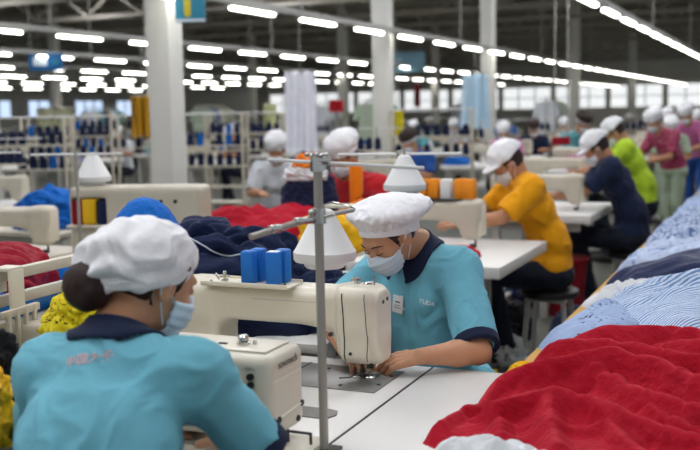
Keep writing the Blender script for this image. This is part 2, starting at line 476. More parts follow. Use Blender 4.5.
    if look.get('mask', 1):
        def mk(P):
            v = head(P)-.004
            v = smin(v, el(P, at(0, .048, -.052), (.060, .062, .056), R3), .02)
            fr = (P-H)@f; up = (P-H)@u; lat = np.abs((P-H)@l)
            v = np.maximum(v, -(fr-.030+.12*np.clip(up+.05, -.1, .1)))
            v = np.maximum(v, up-(look.get('mask_top', -.010)-.26*lat))
            v = np.maximum(v, -(up+.108))
            v = np.maximum(v, -head(P)-.0)
            return v
        def md(V, N):
            up = (V-H)@u; return .0016*np.sin((up+.06)*2*pi/.022) + .0015*fbm(V*35, 2)
        mo = sdf('face_mask', mk, H-.2, H+.2, max(h*.8, .0036), M['mask'], root, md)
        for s in (1, -1):
            mb = MB()
            mb.tube([at(s*.062, .026, -.032), at(s*.074, .012, -.018), at(s*.086, -.006, .004), at(s*.088, -.018, .012), at(s*.086, -.024, -.010), at(s*.076, -.006, -.044), at(s*.062, .020, -.082)], .0017, 6)
            mb.build('ear_loop', M['mask'], mo)
    if look.get('face', 0):
        for s in (1, -1):
            mb = MB(); mb.tube([at(s*.013, .0885, .020), at(s*.026, .0885, .0255), at(s*.040, .081, .0245), at(s*.052, .068, .019)], [.0014, .0026, .0022, .001], 8)
            mb.build('eyebrow', M['brow'], root)
            mb = MB(); mb.tube([at(s*.017, .0855, -.003), at(s*.025, .0885, -.0065), at(s*.034, .0872, -.007), at(s*.044, .080, -.003)], [.0008, .0017, .0017, .0009], 8)
            mb.build('eyelashes', M['brow'], root)
    return A, at, bf, bl
# ---------------------------------------------------------------- camera
F_PX = 1000.0
YAW, PIT, ROLL = radians(23.7), radians(6.5), radians(1.15)
CAM = Vector((0, 0, 1.6))
fw = Vector((-sin(YAW)*cos(PIT), cos(YAW)*cos(PIT), -sin(PIT))); rt0 = Vector((cos(YAW), sin(YAW), 0)); up0 = rt0.cross(fw)
up = up0*cos(ROLL)+rt0*sin(ROLL); rt = rt0*cos(ROLL)-up0*sin(ROLL)
cd = bpy.data.cameras.new('camera'); cam = bpy.data.objects.new('camera', cd); col.objects.link(cam)
cam.matrix_world = Matrix(((rt.x, up.x, -fw.x, CAM.x), (rt.y, up.y, -fw.y, CAM.y), (rt.z, up.z, -fw.z, CAM.z), (0, 0, 0, 1)))
cd.sensor_width = 36; cd.lens = 36*F_PX/700; cd.clip_end = 400; cd.clip_start = .05
cd.dof.use_dof = True; cd.dof.focus_distance = 2.95; cd.dof.aperture_fstop = 2.9
bpy.context.scene.camera = cam
def at(px, py, d): return CAM + (fw + rt*((px-350)/F_PX) - up*((py-225)/F_PX))*d
def atz(px, py, z):
    r = fw + rt*((px-350)/F_PX) - up*((py-225)/F_PX); return CAM + r*((z-CAM.z)/r.z)
# ---------------------------------------------------------------- materials
M_white_top = mat('white_laminate', '#e9e7e2', .35, var=.02, vscale=3)
M_edge = mat('laminate_edge', '#b9b6ae', .5)
M_cream = mat('cream_enamel', '#e0d9c6', .32, var=.03, vscale=5, bump=(90, .03, .002))
M_cream2 = mat('cream_enamel_back', '#c8c0ad', .4, var=.03)
M_steel = mat('brushed_steel', '#8f8e8a', .42, .7, bump=(300, .05, .001))
M_dsteel = mat('dark_steel', '#4b4a47', .4, .8)
M_chrome = mat('chrome', '#c9c8c4', .18, 1)
M_dark = mat('black_plastic', '#1b1a19', .5)
M_pole = mat('painted_pole', '#a8a49b', .45, .3)
M_blue = mat('blue_plastic', '#1270c8', .4, var=.04)
M_bluefab = cloth('blue_nonwoven', '#0f63b8', .8, 14)
M_cone = mat('white_plastic', '#e4e4e2', .4)
M_skin = mat('skin', '#c99572', .5, sss=.12, var=.04, vscale=20)
M_skin2 = mat('skin_tan', '#b9835f', .55, var=.04, vscale=20)
M_hair = mat('dark_hair', '#2b1712', .7, bump=(160, .5, .003))
M_brow = mat('brow', '#2c1d15', .7)
M_aqua = cloth('aqua_pique', '#6fb4c6', .35, 10)
M_navyt = cloth('navy_trim', '#16213d', .2, 12)
M_capw = cloth('white_cap_cotton', '#ececee', .45, 16)
M_mask = cloth('pale_blue_mask', '#cfe0ec', .15, 30, .8)
M_maskw = cloth('white_mask', '#dfe4ea', .15, 30, .8)
M_pants = cloth('navy_trousers', '#1a1f2e', .4, 8)
M_shoe = mat('black_shoe', '#1c1b1b', .5)
M_red = cloth('red_jersey', '#b20626', .7, 22, .75)
M_red.node_tree.nodes['Principled BSDF'].inputs['Sheen Weight'].default_value = 0
M_redd = cloth('dark_red_jersey', '#8f0b22', .55, 16, .85)
M_navy = cloth('navy_fabric', '#1a2545', .7, 12)
M_yellow = cloth('yellow_fabric', '#e0ac12', .5, 12)
M_orange = cloth('orange_fabric', '#f08314', .5, 12)
M_white_fab = cloth('white_fabric', '#d9dbdd', .6, 14)
M_black_fab = cloth('black_fabric', '#15151a', .7, 14)
M_yrail = mat('yellow_paint', '#c9962c', .5, var=.08)
M_floor, nt, b = new_mat('floor_epoxy'); v = coords(nt, (1, 1, 1))
n1 = nt.nodes.new('ShaderNodeTexNoise'); n1.inputs['Scale'].default_value = .8; n1.inputs['Detail'].default_value = 7; nt.links.new(v, n1.inputs['Vector'])
cr = nt.nodes.new('ShaderNodeValToRGB'); cr.color_ramp.elements[0].position = .3; cr.color_ramp.elements[0].color = srgb('#4c4d45'); cr.color_ramp.elements[1].position = .75; cr.color_ramp.elements[1].color = srgb('#66675d')
nt.links.new(n1.outputs['Fac'], cr.inputs['Fac']); nt.links.new(cr.outputs['Color'], b.inputs['Base Color']); b.inputs['Roughness'].default_value = .45
add_bump(nt, b, v, 6, .05)
M_ceil = mat('roof_sheet', '#96917f', .8, var=.1, vscale=.5)
M_beam = mat('roof_beam', '#a39d90', .7)
M_wall = mat('hall_wall', '#e2dfd6', .8, var=.04, vscale=.4)
M_col = mat('column_paint', '#e2e0d8', .55, var=.04, vscale=2)
M_tube = mat('lamp_diffuser', '#fffdf4', .5, emit=8.5)
M_fix = mat('lamp_housing', '#a5a49e', .5)
M_leg = mat('grey_leg_paint', '#b4b2ab', .5)
M_glassw = mat('bright_window', '#c3d8f6', .3, emit=.9)
# ---------------------------------------------------------------- the hall
def struct(o, kind='structure'): o['kind'] = kind; return o
struct(MB().box((-16, 36, -.05), (50, 96, .1)).build('floor', M_floor, None, False))
struct(MB().box((-16, 60.1, 3.5), (50, .2, 7)).build('wall_back', M_wall, None, False))
struct(MB().box((-33.1, 36, 3.5), (.2, 96, 7)).build('wall_left', M_wall, None, False))
struct(MB().box((-16, 36, 4.85), (50, 96, .1)).build('ceiling', M_ceil, None, False))
i = 0
for y in np.arange(-7.5, 59, 3.5):
    i += 1
    mb = MB(); mb.box((-16, y, 4.62), (50, .16, .12)); mb.box((-16, y, 4.02), (50, .14, .10))
    for x in np.arange(-32, 9, 1.6):
        mb.cyl((x, y, 4.05), (x+.8, y, 4.6), .035, n=6); mb.cyl((x+.8, y, 4.6), (x+1.6, y, 4.05), .035, n=6)
    struct(mb.build('trim_%d' % i, M_beam))
for k, y in enumerate(np.arange(8, 48, 3.4)):
    mb = MB().box((-32.97, y, 2.0), (.06, 2.2, .8)); w = struct(mb.build('window_%d' % (k+1), M_glassw, None, False))
    fr = MB()
    for yy in (-1.12, -.37, .37, 1.12): fr.box((-32.93, y+yy, 2.0), (.1, .07, .86))
    for zz in (1.6, 2.4): fr.box((-32.93, y, zz), (.1, 2.3, .07))
    fr.build('window_frame', M_col, w)
M_fill_panel = mat('added_fill_panel', '#f4f6ff', .5, emit=7)  # glow for ceiling panels added out of view to light the hall
for k, (x, y) in enumerate([(x, y) for x in (-15.5, -10.6, -7.1, -3.6, -.4) for y in (-2, 2.0, 5.5, 9, 12.5, 16, 19.5)]):
    if x < -8 and y < 5: continue
    w = struct(MB().box((x, y, 4.785), (.95, 2.0, .03)).build('window_%d' % (k+40), M_fill_panel, None, False))  # an added fill-light panel rather than a window
    fr = MB()
    for sx in (-.5, .5): fr.box((x+sx, y, 4.77), (.06, 2.1, .06))
    for sy in (-1.03, 1.03): fr.box((x, y+sy, 4.77), (1.06, .06, .06))
    fr.build('window_frame', M_beam, w)  # rim of the added panel
M_band = mat('far_fill_glass', '#e6e9ea', .4, emit=.8)  # window band stretched along the far wall, its glow added to brighten that end
for k, x in enumerate(np.arange(-30.5, 8, 3.2)):
    w = struct(MB().box((x, 59.97, 2.15), (2.9, .05, 1.3)).build('window_%d' % (k+90), M_band, None, False))
    fr = MB()
    for xx in (-1.47, -.5, .5, 1.47): fr.box((x+xx, 59.92, 2.15), (.07, .1, 1.36))
    for zz in (1.5, 2.15, 2.8): fr.box((x, 59.92, zz), (3.0, .1, .06))
    fr.build('window_frame', M_col, w)
cpos = [(-5.5, 8.2), (-5.5, 13.85), (-5.5, 19.5), (-5.5, 28.3), (-5.5, 39.5), (-12.3, 17.9), (-10.05, 10.6), (-12.2, 27.5), (-12.2, 36), (-20, 24), (-20, 36)]
mb = MB()
mb.box((0, 0, 2.45), (.25, .03, 4.9)); mb.box((0, 0, 2.45), (.02, .24, 4.9))
mb.box((.115, 0, 2.45), (.022, .25, 4.9), bev=.003); mb.box((-.115, 0, 2.45), (.022, .25, 4.9), bev=.003)
colmesh = None
for k, (x, y) in enumerate(cpos):
    if colmesh is None:
        o = MB().box((0, 0, 2.4), (.25, .25, 4.8), bev=.012).box((0, 0, .06), (.4, .4, .12), bev=.01).build('trim_column', M_col); colmesh = o
    else: o = colmesh.copy(); col.objects.link(o)
    o.name = 'trim_%d' % (40+k); o.location = (x, y, 0); struct(o)
mb.bm.free()
# lamp rows: a hanging rail, tubes under it
rows = [(-1.93, -4.1, 59), (-5.25, -3.2, 59), (-8.95, 3, 59), (-12.2, 8, 49), (-15.4, 10, 49), (-18.6, 14, 49), (-22, 17, 49), (-26, 20, 49), (1.4, -4, 20)]
proto = None; nl = 0
for ri, (x, y0, y1) in enumerate(rows):
    struct(MB().box((x, (y0+y1)/2, 2.74), (.055, y1-y0, .07), bev=.006).build('trim_%d' % (60+ri), M_fix))
    y = y0+(-.25 if ri == 1 else .2); step = 1.45 if ri < 1 else 1.62
    while y < y1 and nl < 296:
        v = Vector((x, y, 2.67))-CAM; zz = v.dot(fw); px = 350+F_PX*v.dot(rt)/zz if zz > .5 else -999
        if not (-15 < px < 715 or (abs(y-3) < 5 and x > -6) or (x > 0 and y < 8)) or (ri > 3 and y > 38) or (ri == 3 and y > 46):
            y += step; continue
        if proto is None:
            proto = empty('tube_lamp', (0, 0, 0))
            MB().box((0, 0, .035), (.09, 1.06, .035), bev=.01).build('lamp_housing', M_fix, proto)
            MB().box((0, 0, 0), (.07, .92, .032), bev=.018).build('diffuser', M_tube, proto)
            o = proto
        else: o = copy_tree(proto)
        near = ['in the steep row at upper right', 'in the big row crossing the whole picture', 'in the row just below the big crossing one', 'in the fourth row from the viewer', 'in the fifth row from the viewer', 'in the sixth row from the viewer', 'in the seventh row from the viewer', 'in the farthest row of all']
        tag(o, 'lit white tube lamp, one ' + near[ri] if ri < 8 else 'lit white tube lamp over the garment table', 'lamp', 'ceiling tube lamps row %s' % 'abcdefghi'[ri])
        o.location = (x, y, 2.67); y += step; nl += 1
    yy = y0+1.5
    mb = MB()
    while yy < min(y1, 45):
        mb.cyl((x, yy, 2.77), (x, yy, 4.82), .012, n=6); yy += 6.2
    struct(mb.build('trim_%d' % (80+ri), M_fix))
# ---------------------------------------------------------------- main work tables
TZ = .8
def table(name, x0, x1, y0, y1, label, group=None, m=M_white_top, th=.035, seam=False):
    t = empty(name, ((x0+x1)/2, (y0+y1)/2, 0), 0, label, 'table', group)
    w, d = (x1-x0)/2, (y1-y0)/2
    o = MB().box((0, 0, TZ-th/2), (2*w, 2*d, th), bev=.004).build('tabletop', m, t)
    for sx in (-1, 1):
        for sy in (-1, 1):
            MB().box((sx*(w-.06), sy*(d-.08), (TZ-th)/2), (.06, .06, TZ-th), bev=.006).build('leg', M_leg, t)
        MB().box((sx*(w-.06), 0, .09), (.045, 2*d-.2, .045), bev=.004).build('stretcher', M_leg, t)
    MB().box((0, -(d-.08), TZ-th-.04), (2*w-.18, .03, .06), bev=.004).build('apron', M_leg, t)
    if seam: MB().box((w+.003, 0, TZ-.012), (.006, 2*d, .022)).build('edge_strip', M_dark, t)
    return t
table('sewing_table', -1.84, -1.0025, 1.84, 2.9, 'white laminate sewing table carrying the two nearest machines, left of the dark seam', seam=True)
table('side_table', -.996, .6, 1.84, 2.9, 'white laminate table right of the seam, under the front red garment pile')
# needle plates and slide cover let into the top
t = empty('machine_bed_plate', (-1.2, 2.685, TZ)); tag(t, 'long grey steel bed plate under the needle of the centre machine', 'plate')
MB().box((-.17, 0, .002), (.62, .245, .006), bev=.003).build('plate', M_steel, t)
MB().box((-.175, 0, .0056), (.002, .24, .002)).build('joint', M_dark, t)
MB().box((.048, .022, .0065), (.085, .05, .004), bev=.002).build('needle_plate', M_chrome, t)
fd = MB()
for k in range(-1, 2): fd.box((.05, .022+k*.011, .009), (.045, .0035, .004), bev=.001)
fd.build('feed_dog', M_dsteel, t)
for (x, y) in ((.125, .05), (.125, -.05), (.02, -.09), (-.09, .07)): MB().cyl((x, y, .004), (x, y, .0075), .006, n=12).build('screw', M_dsteel, t)
t = empty('slide_cover', (-1.19, 2.335, TZ), 0, 'small rounded grey slide plate on the tabletop in front of the needle', 'plate')
mb = MB(); mb.prism([(-.3, -.04, 0), (.08, -.04, 0), (.105, -.03, 0), (.115, 0, 0), (.105, .03, 0), (.08, .04, 0), (-.3, .04, 0)], (0, 0, .004))
mb.build('plate', M_steel, t); MB().box((-.07, 0, .005), (.002, .07, .002)).build('joint', M_dark, t)
# ---------------------------------------------------------------- sewing machine
def machine_body(P, L=.66, H=.292, narrow=1):
    # local origin: tabletop under the needle; arm runs to -X
    arm = rb(P, (-.30-.0, -.002, .212), (.36, .062, .053), .022)
    arm = smin(arm, rb(P, (-.32, .0, .262), (.27, .045, .010), .008), .012)
    head = rb(P, (-.006, -.002, .166), (.055, .066, .106), .024)
    low = rb(P, (.000, -.002, .100), (.042, .046, .050), .018)
    v = smin(arm, head, .05); v = smin(v, low, .02)
    v = smin(v, rc(P, (-.16, -.002, .205), (-.03, -.002, .145), .03, .045), .05)
    pil = rb(P, (-.560, -.002, .13), (.100, .07, .135), .025)
    v = smin(v, pil, .05)
    v = smin(v, rb(P, (-.56, 0, .008), (.12, .085, .010), .006), .02)
    # seam between arm and head section
    g = rb(P, (-.052+0, 0, .18), (.0035, .2, .13))
    inner = np.maximum(g, -(v+.005))
    return np.maximum(v, -inner)
def sewing_machine(root, h=.004, full=True, m=M_cream, wheel=True):
    sdf('machine_body', machine_body, (-.70, -.12, -.01), (.09, .12, .32), h, m, root)
    def fp(P):
        q = np.sqrt((np.maximum(np.abs(P[..., 1]+.002)-.018, 0))**2+(np.maximum(np.abs(P[..., 2]-.165)-.062, 0))**2)-.045
        q = np.maximum(q, np.abs(P[..., 1]+.002)-.062+np.clip(.13-P[..., 2], 0, 1)*.28)
        e = np.abs(P[..., 0]-.055)-.016
        return smin(-smin(-q, -e, .012), rb(P, (.052, -.002, .100), (.012, .038, .042), .0115), .03)
    sdf('face_plate', fp, (.02, -.1, .0), (.09, .1, .32), max(h*.8, .003), m, root)
    mb = MB(); mb.cyl((.016, -.002, .022), (.016, -.002, .07), .0045, n=12); mb.cyl((.016, -.002, .004), (.016, -.002, .024), .0012, n=8); mb.box((.016, -.002, .03), (.012, .012, .014), bev=.002)
    mb.build('needle_bar', M_chrome, root)
    mb = MB(); mb.cyl((-.004, -.002, .018), (-.004, -.002, .075), .0055, n=12); mb.box((-.004, -.002, .018), (.012, .014, .016), bev=.002)
    mb.box((.004, .014, .007), (.012, .042, .004), bev=.0015); mb.box((.004, -.012, .010), (.016, .012, .008), bev=.002)
    mb.build('presser_foot', M_dsteel, root)
    if wheel:
        mb = MB(); mb.lathe((-.69, 0, .235), [(.02, -.02), (.055, -.018), (.062, -.01), (.062, .01), (.055, .018), (.02, .02)], 28, (1, 0, 0)); mb.build('handwheel', M_dark, root)
    if full:
        for (x, z, r) in ((-.008, .248, .0055), (-.004, .200, .007), (-.004, .152, .0068), (-.075, .140, .0065), (-.012, .086, .005)):
            MB().cyl((x, -.060, z), (x, -.0725, z), r, n=14).build('screw', M_dsteel, root)
        for (y, z) in ((-.012, .236), (.020, .240), (-.022, .125), (.012, .10)): MB().cyl((.066, y, z), (.0735, y, z), .0058, n=14).build('screw', M_dsteel, root)
        mb = MB(); mb.box((-.20, -.0645, .232), (.28, .0012, .0022)); mb.build('cover_seam', M_edge, root)
        bpy.context.view_layer.update()
        hb = [c for c in root.children if c.name.startswith('machine_body')][0]; fpo = [c for c in root.children if c.name.startswith('face_plate')][0]
        for xs, nm, ob in ((-.034, 'head_seam', hb), (.036, 'plate_seam', hb)):
            q = []
            for z in np.linspace(.265, .062, 26):
                hit, loc, no, _ = ob.ray_cast(Vector((xs+.006*sin((z-.06)*15), -.3, z)), Vector((0, 1, 0)))
                if hit: q.append(loc+no*.0004)
            if len(q) > 3: MB().tube(q, .0019 if xs < 0 else .0013, 6).build(nm, M_dsteel, root)
        # tension post and lever block on top of the head
        mb = MB(); mb.lathe((-.025, .015, .268), [(.012, 0), (.012, .012), (.006, .013), (.006, .022), (.014, .023), (.014, .030), (.006, .031)], 18)
        mb.lathe((.012, .02, .268), [(.016, 0), (.017, .014), (.012, .018), (.004, .02)], 18)
        mb.cyl((-.045, .02, .276), (.03, .012, .288), .0035, n=8); mb.box((-.005, .0, .272), (.07, .03, .008), bev=.002)
        mb.cyl((.035, .01, .271), (.035, .01, .311), .003, n=8)
        mb.build('thread_tension', M_chrome, root)
        mb = MB(); mb.box((.006, -.03, .05), (.006, .004, .06), bev=.001); mb.tube([(.0, -.035, .022), (-.02, -.06, .012), (-.05, -.07, .010)], .0025, 6)
        mb.box((.030, -.02, .045), (.02, .014, .02), bev=.002)
        mb.build('thread_guide', M_dsteel, root)
t = empty('sewing_machine', (-1.152, 2.705, TZ+.004), 0, 'cream sewing machine in the middle, its needle beside the capped worker\'s hand', 'sewing machine')
sewing_machine(t, .0038)
centre_machine = t
# thread tray on the arm
ax, ay, az = -1.50, 2.655, 1.073
t = empty('thread_tray', (ax, ay, az), 0, 'flat cream tray on the arm of the middle sewing machine', 'tray')
mb = MB(); mb.box((0, 0, .006), (.30, .11, .008), bev=.003); mb.box((0, -.053, .011), (.30, .005, .014), bev=.002); mb.box((0, .053, .011), (.30, .005, .014), bev=.002)
mb.build('tray', M_cream, t)
for x in (-.125, .13): MB().cyl((x, -.03, .01), (x, -.03, .017), .004).build('screw', M_dsteel, t)
t = empty('tension_knob', (-1.585, 2.64, 1.078), 0, 'small chrome knob and wing nut at the left end of the tray', 'knob')
mb = MB(); mb.cyl((0, 0, 0), (0, 0, .03), .005, n=12); mb.box((0, 0, .022), (.034, .008, .008), bev=.002, rz=.4); mb.box((.0, 0, .010), (.018, .022, .010), bev=.003); mb.sph((0, 0, .034), .006, 12); mb.cyl((-.02, 0, .012), (-.035, .004, .03), .0035, n=8)
mb.build('knob', M_chrome, t)
bxs = [(-1.492, 2.630, .1), (-1.487, 2.680, -.05), (-1.412, 2.640, .12), (-1.407, 2.688, 0)]
bl_ = ['front box of the left pair', 'back box of the left pair', 'front box of the right pair', 'back box of the right pair']
for k, (x, y, r) in enumerate(bxs):
    mb = MB(); mb.box((0, 0, .051), (.041, .040, .100), bev=.004)
    o = mb.build('blue_box', M_blue); o.location = (x, y, 1.083); o.rotation_euler.z = r
    tag(o, 'upright bright blue box on the machine tray, ' + bl_[k], 'box', 'blue boxes on the machine tray')
    MB().box((0, 0, .1015), (.033, .032, .002), bev=.0008).build('lid', M_cone if k == 2 else M_blue, o)
# ---------------------------------------------------------------- thread stand in front
t = empty('thread_stand', (-.982, 2.06, TZ), 0, 'tall grey vertical thread stand pole in the foreground with crossed rods', 'thread stand')
mb = MB(); mb.cyl((0, 0, 0), (0, 0, .70), .0105, n=20); mb.build('pole', M_pole, t)
mb = MB(); mb.cyl((-.121, -.012, .692), (.249, .02, .672), .0042, n=12); mb.build('cross_rod', M_cone, t)
mb = MB(); mb.cyl((0, 0, .665), (0, 0, .708), .017, n=16); mb.box((.018, -.004, .69), (.03, .02, .02), bev=.003)
for k in range(5): mb.sph((-.02+.012*k, -.014, .703-.002*(k % 2)), .0062, 10)
mb.build('clamp', M_chrome, t)
mb = MB(); mb.cyl((-.085, -.17, .532), (.0, .0, .562), .0075, n=14); mb.cyl((0, 0, .562), (-.045, .30, .545), .0058, n=14); mb.build('side_rod', M_pole, t)
mb = MB(); mb.cyl((0, 0, .545), (0, 0, .58), .0165, n=16); mb.box((-.02, -.04, .555), (.018, .05, .016), bev=.003, rz=-.4); mb.sph((-.008, -.02, .572), .009, 10); mb.cyl((.015, 0, .56), (.035, .012, .565), .005, n=10); mb.build('rod_clamp', M_chrome, t); MB().box((-.055, -.110, .544), (.018, .03, .018), bev=.003, rz=-.45).build('rod_sleeve', M_chrome, t)
def white_cone(loc, s, label, m=M_cone, par=None):
    mb = MB()
    mb.lathe((0, 0, 0), [(.0, 0), (.052, 0), (.058, .006), (.060, .016), (.066, .018), (.0845, .020), (.088, .026), (.088, .046), (.084, .050), (.030, .150), (.026, .158), (.018, .164), (0, .166)], 48)
    o = mb.build('thread_cone', m); o.location = loc; o.scale = (s, s, s)
    return tag(o, label, 'cone')
white_cone((-1.143, 2.43, 1.18), .97, 'large white plastic cone with a rimmed base, behind the foreground pole')
t = empty('cone_hanger', (-1.143, 2.43, 1.34), 0, 'thin steel hook joining the white cone to the foreground rod', 'hook')
mb = MB(); mb.tube([(.0, 0, -.01), (0, 0, .008), (.03, -.01, .018), (.08, -.02, .012), (.10, -.02, .002)], .003, 8); mb.build('hook', M_chrome, t)
# ---------------------------------------------------------------- second machine, lower left
t = empty('sewing_machine', (-1.088, 2.022, TZ), 0, 'boxy cream sewing machine beside the worker seen from behind, low in the foreground', 'sewing machine')
def mb2(P):
    v = rb(P, (-.17, 0, .153), (.205, .088, .100), .024)
    v = smin(v, rb(P, (-.32, 0, .12), (.07, .084, .12), .02), .03)
    sl = rb(P, (-.018, -.092, .165), (.015, .012, .060), .010)
    v = np.maximum(v, -sl)
    g = np.abs(P[..., 2]-(.195+.0*P[..., 1]))-.0012
    g = np.maximum(g, np.maximum(-(v+.0022), -(P[..., 0]-.03)))
    v = np.maximum(v, -g)
    return v
sdf('machine_body', mb2, (-.46, -.1, -.01), (.06, .1, .29), .0036, M_cream, t)
mb = MB(); mb.box((-.14, 0, .255), (.30, .12, .008), bev=.003); mb.build('top_cover', M_cream, t)
mb = MB(); mb.lathe((-.075, -.01, .256), [(.016, 0), (.016, .010), (.010, .012), (.013, .014), (.013, .022), (.009, .026)], 20); mb.cyl((-.05, .0, .256), (-.05, 0, .268), .005); mb.build('knob', M_chrome, t)
MB().box((-.125, -.02, .2605), (.022, .008, .003), bev=.001).build('oil_slot', M_dark, t)
for z in (.204, .184): MB().cyl((-.018, -.076, z), (-.018, -.0885, z), .008, n=14).build('slot_screw', M_dark, t)
MB().box((.018, -.086, .118), (.014, .008, .020), bev=.003).build('slot', M_dark, t)
for (y, z) in ((-.050, .100), (.066, .108), (.045, .076)): MB().cyl((.033, y, z), (.0385, y, z), .0075, n=14).build('screw', M_dark, t)
MB().cyl((.0352, -.045, .101), (.0352, .061, .108), .0035, n=8).build('lever', M_cream, t)
text('brand_lettering', 'sewmach', .026, (.0362, 0, .226), (pi/2, 0, pi/2), mat('grey_print', '#77746c', .6), t)
mb = MB(); mb.box((-.15, 0, .012), (.50, .16, .024), bev=.005); mb.build('machine_bed', M_cream, t)
mb = MB(); mb.box((.06, -.01, .008), (.16, .16, .010), bev=.003); mb.build('bed_plate', M_dsteel, t)
mb = MB(); mb.cyl((.0, 0, .02), (.0, 0, .07), .006); mb.box((.05, .02, .050), (.06, .006, .006), bev=.001); mb.box((.08, .02, .032), (.006, .006, .04), bev=.001); mb.box((.02, .02, .035), (.006, .006, .04), bev=.001); mb.build('presser_foot', M_dsteel, t)
def logo(parent, body, size, loc, nrm_, upv, m):
    n = Vector(nrm_).normalized(); u = Vector(upv); u = (u-n*u.dot(n)).normalized(); x = u.cross(n)
    R = Matrix((x, u, n)).transposed()
    return text('printed_logo', body, size, loc, R.to_euler(), m, parent, .0006, True)
def toloc(root, rz, p):
    d = Vector(p)-Vector(root); return tuple(Matrix.Rotation(-rz, 3, 'Z') @ d)
# --- worker at the centre machine
rz = radians(-26.4); R0 = (-1.10, 3.33, 0)
root = empty('person', R0, rz, 'worker in aqua polo, white puffy cap and pale mask bending over the centre machine', 'person')
L = lambda *p: toloc(R0, rz, p)
pose = dict(pelvis=L(-1.05, 3.33, .58), waist=L(-1.125, 3.24, .76), chest=L(-1.165, 3.225, .94), neck=L(-1.15, 3.195, 1.135), head=L(-1.200, 3.04, 1.192),
    shL=L(-.995, 3.16, 1.065), shR=L(-1.30, 3.33, 1.07), elL=L(-.868, 2.955, .846), elR=L(-1.42, 3.05, .90), wrL=L(-1.000, 2.800, .858), wrR=L(-1.27, 2.84, .845),
    hyaw=.0, hpitch=.63, curl=.55, fold=.005, slim=1.09)
dl = Matrix.Rotation(-rz, 3, 'Z') @ Vector((-1, -.30, -.20)); dr = Matrix.Rotation(-rz, 3, 'Z') @ Vector((.6, -.5, -.1))
pose['dL'] = tuple(dl); pose['dR'] = tuple(dr); pose['nL'] = tuple(Matrix.Rotation(-rz, 3, 'Z') @ Vector((0, .45, -1)))
Mb = dict(skin=M_skin, shirt=M_aqua, trim=M_navyt, pants=M_pants, cap=M_capw, hair=M_hair, mask=M_mask, shoe=M_shoe, brow=M_brow)
A, hat, bf, bl = person('person', root, pose, .0045, Mb, dict(collar=1, cuffs=1, face=1, seed=2, sleeve=.85, capfold=.004, cap_tilt=-.5, band_z=.034, band_h=.025, crown=(.134, .146, .047), crown_at=(0, -.022, .080), crown_cut=.038))
root_b = root
# --- worker seen from behind
rz2 = radians(180-6); R1 = (-1.20, 1.46, 0)
root = empty('person', R1, rz2, 'worker seen from behind at lower left in aqua shirt, white cap and dark hair bun', 'person')
L = lambda *p: toloc(R1, rz2, p)
pose = dict(pelvis=L(-1.20, 1.44, .58), waist=L(-1.20, 1.46, .76), chest=L(-1.22, 1.53, .95), neck=L(-1.255, 1.64, 1.145), head=L(-1.235, 1.76, 1.25),
    shL=L(-1.385, 1.60, 1.075), shR=L(-1.080, 1.67, 1.08), elL=L(-1.47, 1.66, .87), elR=L(-.985, 1.78, .885), wrL=L(-1.38, 1.92, .86), wrR=L(-1.16, 1.90, .86),
    dL=L(R1[0]+.3, R1[1]+1, -.05), dR=L(R1[0]-.5, R1[1]+.8, -.05), hyaw=-.36, hpitch=.38, hroll=-.05, fold=.005)
A2, hat2, bf2, bl2 = person('person', root, pose, .005, dict(Mb, cap=M_capw), dict(collar=1, cuffs=1, seed=11, sleeve=.80, cap='bonnet', cap_tilt=-.5, mask_top=-.008, bun=(.0, -.138, -.048)))
root_a = root

# --- things printed on or pinned to the shirts
def stick(objs, px, py):
    bpy.context.view_layer.update()
    d = (at(px, py, 1)-CAM).normalized(); best = None
    for o in objs:
        Mi = o.matrix_world.inverted(); ok, loc, no, _ = o.ray_cast(Mi @ CAM, (Mi.to_3x3() @ d).normalized())
        if ok:
            w = o.matrix_world @ loc
            if best is None or (w-CAM).length < (best[0]-CAM).length: best = (w, (o.matrix_world.to_3x3() @ no).normalized(), loc, no)
    return best
def shirt_of(root): return [c for c in root.children if 'shirt' in c.name][0]
def mark(root, px, py, body, size, m, up=(0, 0, 1), lift=.002):
    so = shirt_of(root); b = stick([so], px, py)
    if b is None: return
    Ri = so.matrix_world.inverted().to_3x3()
    t = logo(so, body, size, b[2]+b[3]*lift, b[3], Ri @ Vector(up), m)
    # wrap each letter vertex onto the cloth
    Mt = t.matrix_basis
    inv = Mt.inverted()
    for v in t.data.vertices:
        p = Mt @ v.co
        ok, loc, no, _ = so.closest_point_on_mesh(p)
        if ok: v.co = inv @ (loc+no*(.0012+(v.co.z)))
M_print = mat('white_print', '#e6f2f4', .6); M_print2 = mat('pink_print', '#c9b3b8', .7)
mark(root_b, 427, 303, 'YUDA', .021, M_print, (.25, 0, 1))
mark(root_a, 88, 359, '\u4e2d\u56fd\u5927\u5343', .025, M_print2, (-.1, 0, 1))
so = shirt_of(root_b); b = stick([so], 399, 304) or stick([so], 410, 316) or stick([so], 425, 316)
n = b[3]; Ri = so.matrix_world.inverted().to_3x3(); u = Ri @ Vector((.12, 0, 1)); u = (u-n*u.dot(n)).normalized(); x = u.cross(n)
tg = MB().box((0, 0, 0), (.046, .060, .0025), bev=.001).build('name_tag', M_cone, so); tag(tg, 'white paper name tag')
tg.location = b[2]+n*.006; tg.rotation_euler = Matrix((x, u, n)).transposed().to_euler()
mb = MB(); mb.box((0, .008, .0016), (.020, .004, .0006)); mb.box((0, -.004, .0016), (.026, .0018, .0006)); mb.box((0, -.012, .0016), (.030, .0018, .0006)); mb.build('tag_print', M_brow, tg)
for (px, py) in ((402, 297), (404, 309)):
    b = stick([so], px, py)
    if b:
        o = MB().cyl(b[2]-b[3]*.001, b[2]+b[3]*.003, .0055, n=14).build('button', M_print, so)
